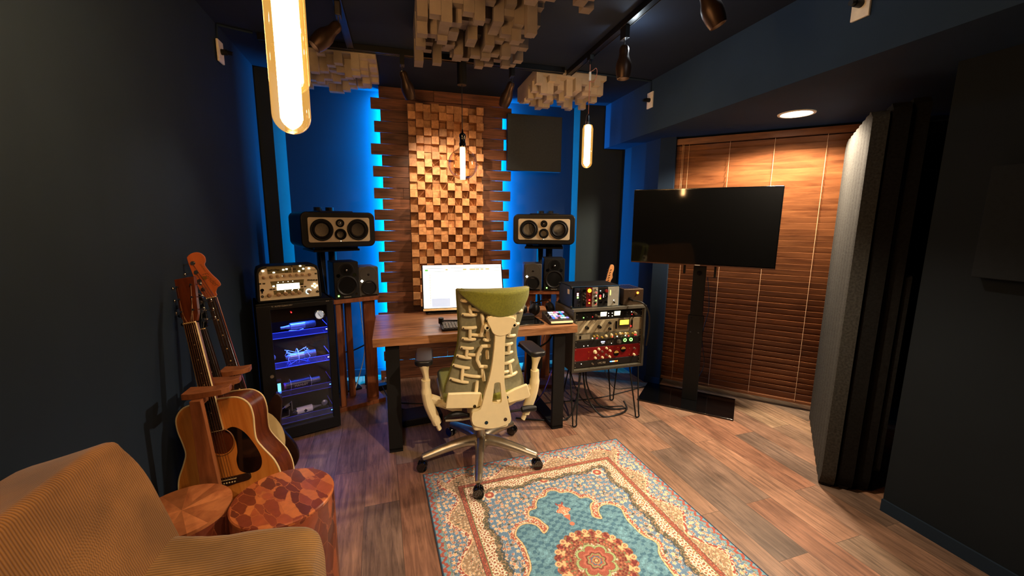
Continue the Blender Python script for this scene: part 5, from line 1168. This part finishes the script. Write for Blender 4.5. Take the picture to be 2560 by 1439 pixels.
    ca.data.foreach_set('color', full.ravel())
    m, nt, b_ = new('woven_rug'); at = nt.nodes.new('ShaderNodeAttribute'); at.attribute_name = 'pattern'
    tc = nt.nodes.new('ShaderNodeTexCoord'); nz = nt.nodes.new('ShaderNodeTexNoise'); nz.inputs['Scale'].default_value = 260; nt.links.new(tc.outputs['Object'], nz.inputs['Vector'])
    mr = nt.nodes.new('ShaderNodeMapRange'); mr.inputs[3].default_value = .75; mr.inputs[4].default_value = 1.25; nt.links.new(nz.outputs['Fac'], mr.inputs[0])
    hs_ = nt.nodes.new('ShaderNodeHueSaturation'); nt.links.new(at.outputs['Color'], hs_.inputs['Color']); nt.links.new(mr.outputs[0], hs_.inputs['Value'])
    nt.links.new(hs_.outputs[0], b_.inputs['Base Color']); hs_.inputs['Saturation'].default_value = .9; b_.inputs['Roughness'].default_value = .95; b_.inputs['Sheen Weight'].default_value = .15; b_.inputs['Specular IOR Level'].default_value = .15
    me.materials.append(m); me.shade_smooth()
    o = bpy.data.objects.new('persian_rug', me); C.objects.link(o)
    a_ = radians(3.5); e_ = V((cos(a_), sin(a_))); n_ = V((sin(a_), -cos(a_))); c = V((.077, 2.263))+e_*.661+n_*.869
    o.location = (c.x, c.y, 0); o.rotation_euler = (0, 0, a_)
    return tag(o, 'blue and red medallion rug on the plank floor before the chair', 'rug')
rug()

# ------------------------------------------------------------------ wooden drum stools
def mosaic(name, scale, ramp, edge):
    m, nt, b = new(name); N = nt.nodes; L = nt.links
    tc = N.new('ShaderNodeTexCoord'); mp = N.new('ShaderNodeMapping'); mp.inputs['Scale'].default_value = scale; L.new(tc.outputs['Object'], mp.inputs[0])
    nz = N.new('ShaderNodeTexNoise'); nz.inputs['Scale'].default_value = 3; L.new(mp.outputs[0], nz.inputs['Vector'])
    ad = N.new('ShaderNodeMixRGB'); ad.blend_type = 'LINEAR_LIGHT'; ad.inputs[0].default_value = .12; L.new(mp.outputs[0], ad.inputs[1]); L.new(nz.outputs['Color'], ad.inputs[2])
    vo = N.new('ShaderNodeTexVoronoi'); vo.inputs['Scale'].default_value = 1; L.new(ad.outputs[0], vo.inputs['Vector'])
    ve = N.new('ShaderNodeTexVoronoi'); ve.feature = 'DISTANCE_TO_EDGE'; ve.inputs['Scale'].default_value = 1; L.new(ad.outputs[0], ve.inputs['Vector'])
    bw = N.new('ShaderNodeSeparateColor'); L.new(vo.outputs['Color'], bw.inputs[0]); cr = N.new('ShaderNodeValToRGB'); cr.color_ramp.interpolation = 'CONSTANT'
    e = cr.color_ramp.elements; e[0].color = (*lin(ramp[0]), 1); e[1].position = 1/len(ramp); e[1].color = (*lin(ramp[1]), 1)
    for k in range(2, len(ramp)): q = e.new(k/len(ramp)); q.color = (*lin(ramp[k]), 1)
    L.new(bw.outputs[0], cr.inputs[0])
    th = N.new('ShaderNodeMath'); th.operation = 'LESS_THAN'; th.inputs[1].default_value = .018; L.new(ve.outputs['Distance'], th.inputs[0])
    mx = N.new('ShaderNodeMixRGB'); L.new(th.outputs[0], mx.inputs[0]); L.new(cr.outputs[0], mx.inputs[1]); mx.inputs[2].default_value = (*lin(edge), 1)
    n2 = N.new('ShaderNodeTexNoise'); n2.inputs['Scale'].default_value = 40; L.new(tc.outputs['Object'], n2.inputs['Vector']); hs_ = N.new('ShaderNodeHueSaturation'); mr = N.new('ShaderNodeMapRange'); mr.inputs[3].default_value = .75; mr.inputs[4].default_value = 1.25
    L.new(n2.outputs['Fac'], mr.inputs[0]); L.new(mr.outputs[0], hs_.inputs['Value']); L.new(mx.outputs[0], hs_.inputs['Color']); L.new(hs_.outputs[0], b.inputs['Base Color'])
    b.inputs['Roughness'].default_value = .28; b.inputs['Coat Weight'].default_value = .4; b.inputs['Coat Roughness'].default_value = .1
    return m
def drum(x, y, r, h, rz, label, top_mats, side_mat, wedges):
    t = thing('drum_stool', label, 'stool', (x, y, 0), rz, 'round wooden drum stools')
    MB().lathe([(r-.012, 0), (r, .01), (r, h-.014), (r-.001, h-.012)], 56).build('side', side_mat, t)
    if wedges:
        m = MB(); n = 13; rs = random.Random(3); ang = sorted(rs.uniform(0, 360) for _ in range(n)); ang = [360*i/n+rs.uniform(-8, 8) for i in range(n)]
        for i in range(n):
            a0 = ang[i]; a1 = ang[(i+1) % n]+(360 if i == n-1 else 0)
            poly = [(0, 0)]+[(r*cos(radians(a0+(a1-a0)*k/6)), r*sin(radians(a0+(a1-a0)*k/6))) for k in range(7)]
            m.prism(poly, h-.013, h, 'XY')
        m.build('top', top_mats, t)
    else:
        MB().lathe([(r, h-.013), (r+.0005, h-.004), (r-.004, h), (0, h)], 56).build('top', top_mats, t)
M_mos = mosaic('teak_chip_mosaic', (30, 13, 18), [(120, 54, 34), (190, 102, 54), (150, 70, 42), (206, 118, 62), (112, 52, 34), (172, 84, 48), (132, 60, 38), (198, 110, 58)], (186, 104, 56))
M_mos2 = mosaic('teak_chip_side', (22, 22, 11), [(104, 46, 30), (140, 68, 42), (84, 38, 26), (156, 80, 48), (112, 52, 34)], (140, 76, 46))
drum(-.797, 1.585, .152, .45, 20, 'round wooden stool with wedge-pattern top, nearer the left wall', M_teak1, M_mos2, True)
drum(-.466, 1.585, .176, .45, 35, 'round wooden stool with chip-mosaic top, right of the wedge-top one', M_mos, M_mos2, False)

# ------------------------------------------------------------------ corduroy armchair
def cord(name, c1, c2, vec, period=.0062):
    m, nt, b = new(name); N = nt.nodes; L = nt.links
    tc = N.new('ShaderNodeTexCoord'); dp = N.new('ShaderNodeVectorMath'); dp.operation = 'DOT_PRODUCT'; dp.inputs[1].default_value = vec; L.new(tc.outputs['Object'], dp.inputs[0])
    mu = N.new('ShaderNodeMath'); mu.operation = 'MULTIPLY'; mu.inputs[1].default_value = 2*pi/period; L.new(dp.outputs['Value'], mu.inputs[0])
    si = N.new('ShaderNodeMath'); si.operation = 'SINE'; L.new(mu.outputs[0], si.inputs[0])
    mr = N.new('ShaderNodeMapRange'); mr.inputs[1].default_value = -1; mr.inputs[2].default_value = .6; L.new(si.outputs[0], mr.inputs[0])
    nz = N.new('ShaderNodeTexNoise'); nz.inputs['Scale'].default_value = 7; nz.inputs['Detail'].default_value = 4; L.new(tc.outputs['Object'], nz.inputs['Vector'])
    m2 = N.new('ShaderNodeMapRange'); m2.inputs[1].default_value = .35; m2.inputs[2].default_value = .65; m2.inputs[3].default_value = .72; m2.inputs[4].default_value = 1.12; L.new(nz.outputs['Fac'], m2.inputs[0])
    mx = N.new('ShaderNodeMixRGB'); L.new(mr.outputs[0], mx.inputs[0]); mx.inputs[1].default_value = (*lin(c1), 1); mx.inputs[2].default_value = (*lin(c2), 1)
    hs_ = N.new('ShaderNodeHueSaturation'); L.new(mx.outputs[0], hs_.inputs['Color']); L.new(m2.outputs[0], hs_.inputs['Value']); L.new(hs_.outputs[0], b.inputs['Base Color'])
    b.inputs['Roughness'].default_value = .9; b.inputs['Sheen Weight'].default_value = .25; b.inputs['Specular IOR Level'].default_value = .15
    bp = N.new('ShaderNodeBump'); bp.inputs['Strength'].default_value = .45; bp.inputs['Distance'].default_value = .002; L.new(mr.outputs[0], bp.inputs['Height']); L.new(bp.outputs[0], b.inputs['Normal'])
    return m
M_cb = cord('corduroy_back', (128, 84, 40), (166, 116, 60), (0, 1, 0))
M_ca = cord('corduroy_arm', (126, 88, 42), (166, 122, 64), (0, .75, .66))
ac = thing('armchair', 'golden brown corduroy armchair cut by the lower left corner', 'armchair', (-.562, .80, 0))
def soft(name, mb, mat_, b=.06, seg=6, sub=0, noise=.0):
    o = mb.build(name, mat_, ac, bevel=b, seg=seg, angle=80)
    if noise:
        o.modifiers.new('sub', 'SUBSURF').levels = 2; o.modifiers['sub'].render_levels = 2; o.modifiers['sub'].subdivision_type = 'SIMPLE'
        t = bpy.data.textures.new(name, 'CLOUDS'); t.noise_scale = .22; d = o.modifiers.new('wrinkle', 'DISPLACE'); d.texture = t; d.strength = noise; d.mid_level = .5
    return o
# back: reclined slab, rounded top corners
m = MB(); m.M = Matrix.Translation((-.095, .0, .30)) @ Matrix.Rotation(radians(-15), 4, 'Y')
m.prism(sp2([(-.42, -.02), (.42, -.02), (.445, .25), (.450, .48), (.425, .585), (.36, .635), (0, .640), (-.36, .635), (-.42, .585), (-.445, .48), (-.445, .25)], 5), -.10, .10, 'YZ')
soft('backrest', m, M_cb, .065, 6, noise=.015)
# arms
def armr(y0, y1):
    m = MB(); m.prism(sp2([(-.20, .02), (.285, .02), (.305, .30), (.305, .50), (.285, .565), (.22, .590), (.05, .595), (-.20, .580)], 5), y0, y1, 'XZ'); soft('armrest', m, M_ca, .055, 6, noise=.012)
armr(.24, .44); armr(-.44, -.24)
m = MB(); m.rbox(-.20, .30, -.24, .24, .22, .42, .05, 5, 'XZ'); soft('seat_cushion', m, M_ca, .04, 4)
MB().box(-.22, .28, -.40, .40, .05, .22).build('seat_base', M_ca, ac, bevel=.02)
for x in (-.18, .25):
    for y in (-.38, .38): MB().cyl((x, y, 0), (x, y, .06), .018, .024).build('leg', M_glossblack, ac)

# ------------------------------------------------------------------ guitars
def gframe(S, R, U):
    S, R, U = V(S), V(R).normalized(), V(U).normalized(); N = R.cross(U).normalized(); R = U.cross(N)
    # local x = right, local y = into the body (away from the viewer), local z = up the neck
    Y = -N; return Matrix(((R.x, Y.x, U.x, S.x), (R.y, Y.y, U.y, S.y), (R.z, Y.z, U.z, S.z), (0, 0, 0, 1)))
def mirror(pts): return pts+[(-x, z) for x, z in reversed(pts) if abs(x) > 1e-4]
SC = 1.06
def acoustic():
    M = gframe((-.747, 1.852, .39), (.97, -.163, .183), (-.161, .138, .977)) @ Matrix.Scale(SC, 4)
    g = thing('acoustic_guitar', 'amber topped acoustic guitar with black pickguard, front of the guitar stand', 'acoustic guitar', M=M)
    half = [(0, -.182), (.07, -.178), (.145, -.150), (.188, -.095), (.200, -.03), (.188, .035), (.155, .095), (.138, .135), (.140, .18), (.147, .235), (.140, .285), (.105, .318), (.05, .326), (0, .327)]
    full = half+[(-x, z) for x, z in half[-2:0:-1]]
    out = sp2(full, 4)
    m = MB(); m.prism(out, .004, .108, 'XZ'); m.build('body_sides', M_maho, g, angle=50)
    hole = circ(0, .155, .052, 32)
    m = MB(); m.prism(out, 0, .004, 'XZ', holes=[hole[::-1]]); m.build('soundboard', M_spruce, g, angle=50)
    m = MB(); m.cyl((0, .0042, .155), (0, .0048, .155), .056); m.build('soundhole_dark', M_fret, g)
    m = MB(); m.tube([(x, .002, z) for x, z in out], .0035, 6, closed=True); m.tube([(x, .107, z) for x, z in out], .003, 6, closed=True); m.build('binding', M_bind, g)
    m = MB(); m.tube([(x, -.0003, z) for x, z in circ(0, .155, .0575, 40)], .0042, 6, closed=True, flat=.35); m.build('rosette', plain('rosette_amber', (150, 96, 44), .4), g)
    pk = sp2([(.030, .195), (.062, .205), (.100, .175), (.130, .110), (.142, .055), (.128, .015), (.090, .005), (.052, .022), (.046, .065), (.058, .105), (.060, .150), (.048, .178)], 5)
    m = MB(); m.prism(pk, -.0015, 0, 'XZ'); m.build('pickguard', M_glossblack, g)
    m = MB(); m.prism(sp2([(-.080, -.018), (-.030, -.022), (0, -.026), (.030, -.022), (.080, -.018), (.088, -.006), (.082, .008), (.035, .008), (0, .008), (-.035, .008), (-.082, .008), (-.088, -.006)], 3), -.009, 0, 'XZ'); b_ = m.build('bridge', M_fret, g, bevel=.002)
    m = MB(); m.box(-.036, .036, -.0125, -.009, -.0012, .0012); m.build('saddle', M_bind, b_)
    m = MB()
    for k in range(6): m.ball((-.0265+k*.0106, -.0095, -.013), .0032, 10)
    m.build('bridge_pins', M_bind, b_)
    m = MB(); m.prism([(-.0285, .203), (.0285, .203), (.0220, .645), (-.0220, .645)], -.009, -.0025, 'XZ'); fb = m.build('fingerboard', M_fret, g)
    m = MB(); m.prism([(.0275, .203), (.0292, .203), (.0225, .645), (.0212, .645)], -.0098, -.002, 'XZ'); m.prism([(-.0292, .203), (-.0275, .203), (-.0212, .645), (-.0225, .645)], -.0098, -.002, 'XZ'); m.prism([(-.0285, .202), (.0285, .202), (.0285, .204), (-.0285, .204)], -.0095, -.002, 'XZ'); m.build('neck_binding', M_bind, g)
    m = MB(); m.prism([(-.026, .3), (.026, .3), (.021, .645), (-.021, .645)], -.0025, .014, 'XZ'); m.build('neck', M_maho, g, bevel=.004)
    for k in range(1, 20):
        z = .645*2**(-k/12)
        if z > .205: w_ = .0220+(.645-z)*.0147; MB().box(-w_, w_, -.0100, -.0085, z-.0006, z+.0006).build('fret', M_chrome, fb)
    m = MB()
    for k in (3, 5, 7, 9, 12, 15):
        z = .645*(2**(-k/12)+2**(-(k-1)/12))/2; m.cyl((0, -.0093, z), (0, -.0088, z), .0028, n=12)
    m.build('fret_dots', M_bind, fb)
    MB().box(-.0222, .0222, -.013, -.004, .645, .6495).build('nut', M_bind, g)
    H = Matrix.Translation((0, -.004, .649)) @ Matrix.Rotation(radians(-8), 4, 'X')
    m = MB(); m.M = H; m.prism([(-.023, 0), (.023, 0), (.033, .03), (.038, .178), (-.038, .178), (-.033, .03)], 0, .015, 'XZ'); m.build('headstock', M_maho, g, bevel=.002)
    ps = [(s*(.022+.002*k), .045+k*.050) for k in range(3) for s in (-1, 1)]
    m = MB(); m.M = H
    for x, z in ps: m.cyl((x, -.009, z), (x, 0, z), .0038, n=12)
    m.build('string_posts', M_chrome, g)
    for x, z in ps:
        m = MB(); m.M = H; s = 1 if x > 0 else -1; m.cyl((x, .008, z), (s*.048, .008, z), .002, n=8); m.ball((s*.053, .008, z), .007, 10, (.8, .7, 1.1)); m.build('tuning_peg', M_chrome, g)
    m = MB()
    for k in range(6):
        x0 = -.0265+k*.0106; x1 = -.0180+k*.0072; hz = H @ V((ps[[4, 2, 0, 1, 3, 5][k]][0], -.006, ps[[4, 2, 0, 1, 3, 5][k]][1]))
        m.tube([(x0, -.0128, 0), (x1, -.0134, .647), tuple(hz)], .0007 if k > 2 else .0009, 5)
    m.build('strings', plain('bronze_strings', (200, 150, 100), .3, .9), g)
acoustic()
def electric(name, label, cat, S, R, U, scale, body_pts, mats, head, size=1.0, nk=.02, tuners=None, depth=.045, guard=None, pegl=.045):
    M = gframe(S, R, U) @ Matrix.Scale(size, 4); g = thing(name, label, cat, M=M); Mb, Mh, Mfb = mats
    m = MB(); m.prism(sp2(body_pts, 5), 0, depth, 'XZ'); m.build('body', Mb, g, bevel=.006, angle=60)
    if guard: m = MB(); m.prism(sp2(guard, 4), -.0025, 0, 'XZ'); m.build('pickguard', M_bind, g, label='cream pickguard')
    m = MB(); m.prism([(-.029, .20), (.029, .20), (nk, scale), (-nk, scale)], -.012, -.006, 'XZ'); fb = m.build('fingerboard', Mfb, g)
    m = MB(); m.prism([(-.028, .18), (.028, .18), (nk, scale), (-nk, scale)], -.006, .012, 'XZ'); m.build('neck', Mh, g, bevel=.003)
    for k in range(1, 22):
        z = scale*2**(-k/12)
        if z > .205: w_ = nk+(scale-z)*(.029-nk)/(scale-.2); MB().box(-w_, w_, -.0130, -.0118, z-.0007, z+.0007).build('fret', M_chrome, fb)
    m = MB()
    for k in (3, 5, 7, 9, 12, 15): z = scale*(2**(-k/12)+2**(-(k-1)/12))/2; m.cyl((0, -.0126, z), (0, -.0119, z), .0034, n=12)
    m.build('fret_dots', M_bind, fb)
    MB().box(-nk, nk, -.0155, -.006, scale, scale+.004).build('nut', M_bind, g)
    H = Matrix.Translation((0, -.002, scale+.004))
    m = MB(); m.M = H; m.prism(sp2(head, 4), -.002, .012, 'XZ'); hs_ = m.build('headstock', Mh, g, bevel=.002)
    for x, z, s in tuners:
        m = MB(); m.M = H; m.cyl((x, -.014, z), (x, -.002, z), .0065, n=16); m.cyl((x, -.003, z), (x, -.001, z), .010, n=16); o = m.build('string_post', M_chrome, g)
        m = MB(); m.M = H; m.cyl((x, .006, z), (x+s*pegl, .006, z), .0025, n=8); m.M = H @ Matrix.Translation((x+s*(pegl+.010), .006, z)); m.ball((0, 0, 0), .013, 12, (1, .25, .7)); m.build('tuning_peg', M_chrome, o)
    ns = len(tuners); m = MB()
    for k in range(ns):
        x0 = -.024+k*.048/(ns-1); x1 = -nk*.75+k*nk*1.5/(ns-1); x, z, s = tuners[k]
        m.tube([(x0, -.016, .0), (x1, -.016, scale), (x, -.012, scale+.004+z)], .0012, 5)
    m.build('strings', M_chrome, g)
    return g, H
off = [(0, .22), (.06, .215), (.12, .27), (.15, .29), (.165, .24), (.135, .14), (.13, .08), (.165, -.02), (.165, -.10), (.10, -.16), (0, -.175), (-.10, -.16), (-.165, -.10), (-.16, -.02), (-.13, .07), (-.135, .13), (-.165, .22), (-.15, .31), (-.11, .31), (-.06, .23)]
g, H = electric('bass_guitar', 'bass guitar with large orange headstock at the back of the guitar stand', 'bass guitar', (-.712, 2.13, .335), (.958, .20, .15), (-.200, .084, .985), .864, off, (plain('dark_sunburst_body', (40, 22, 14), .25), wood('amber_maple_head', (168, 84, 42), (190, 102, 54), (3, 3, .4), 8, .35, island=0, bump=.02), M_fret),
    [(-.021, 0), (.021, 0), (.024, .02), (.036, .040), (.052, .050), (.048, .075), (.030, .11), (.018, .140), (.012, .165), (.020, .180), (.022, .205), (.006, .228), (-.020, .232), (-.044, .220), (-.050, .200), (-.046, .12), (-.038, .045)],
    size=.93, nk=.021, tuners=[(-.024, .045, -1), (-.028, .09, -1), (-.030, .135, -1), (-.032, .182, -1)], guard=[(.02, .2), (.09, .2), (.13, .1), (.12, 0), (.06, -.09), (.0, -.05), (-.06, 0), (-.03, .1)])
m = MB(); m.M = H; m.cyl((-.002, -.012, .10), (-.002, -.002, .10), .009, n=14); m.build('string_tree', plain('brass_disc', (150, 110, 50), .35, .8), g)
t_ = text('Fender', 'lettering', plain('brown_script', (96, 50, 24), .5), g, .030, (0, 0, 0), shear=.35); t_.matrix_local = H @ Matrix.Translation((.018, -.0026, .088)) @ Matrix.Rotation(radians(62), 4, 'Y') @ Matrix.Rotation(pi/2, 4, 'X')
t_ = text('JAZZ BASS', 'small_lettering', plain('brown_script', (96, 50, 24), .5), g, .009, (0, 0, 0)); t_.matrix_local = H @ Matrix.Translation((.002, -.0026, .150)) @ Matrix.Rotation(radians(75), 4, 'Y') @ Matrix.Rotation(pi/2, 4, 'X')
lp = [(0, .215), (.05, .205), (.10, .19), (.14, .21), (.150, .17), (.128, .11), (.132, .06), (.165, -.01), (.17, -.08), (.11, -.15), (0, -.17), (-.11, -.15), (-.17, -.08), (-.165, -.01), (-.130, .06), (-.128, .12), (-.145, .18), (-.13, .23), (-.07, .235)]
electric('electric_guitar', 'black headstock electric guitar squeezed between acoustic guitar and bass', 'electric guitar', (-.757, 2.005, .385), (.985, .02, .15), (-.195, .11, .98), .628, lp, (M_glossblack, M_glossblack, M_fret),
    [(-.021, 0), (.021, 0), (.034, .03), (.042, .12), (.036, .150), (.0, .158), (-.036, .150), (-.042, .12), (-.034, .03)], nk=.021, pegl=.022,
    tuners=[(-.026, .035, -1), (-.028, .075, -1), (-.030, .115, -1), (.030, .115, 1), (.028, .075, 1), (.026, .035, 1)], guard=[(.04, .14), (.10, .14), (.118, .06), (.140, -.03), (.13, -.06), (.06, -.02), (.045, .06)])

# ------------------------------------------------------------------ guitar stand
gs = thing('guitar_stand', 'wooden plank guitar stand with stepped neck rests', 'guitar stand', (-.80, 1.80, 0))
m = MB(); m.prism([(-.013, .01), (.080, .01), (.051, .41), (.021, .785), (-.017, .785), (-.015, .41)], -.035, -.008, 'XZ'); m.build('upright', M_gstand, gs, bevel=.002)
def rest(y, x0, x1, z):
    m = MB(); m.prism([(x0, y-.05), (x0+.03, y-.055), (x1-.02, y-.03), (x1, y-.005), (x1-.005, y+.035), (x0+.075, y+.02), (x0, y+.03)], z, z+.024, 'XY'); m.build('neck_rest', M_gstand, gs, bevel=.002)
rest(.035, -.05, .10, .786)
rest(.185, -.03, .085, .768)
rest(.32, -.03, .085, .770)
MB().box(-.03, .0, .02, .34, .740, .768).build('side_rail', M_gstand, gs, bevel=.002)
MB().box(-.10, .26, .0, .62, .02, .055).build('base_board', M_gstand, gs, bevel=.002)
MB().box(-.03, .0, .34, .365, .0, .745).build('rear_upright', M_gstand, gs, bevel=.002)
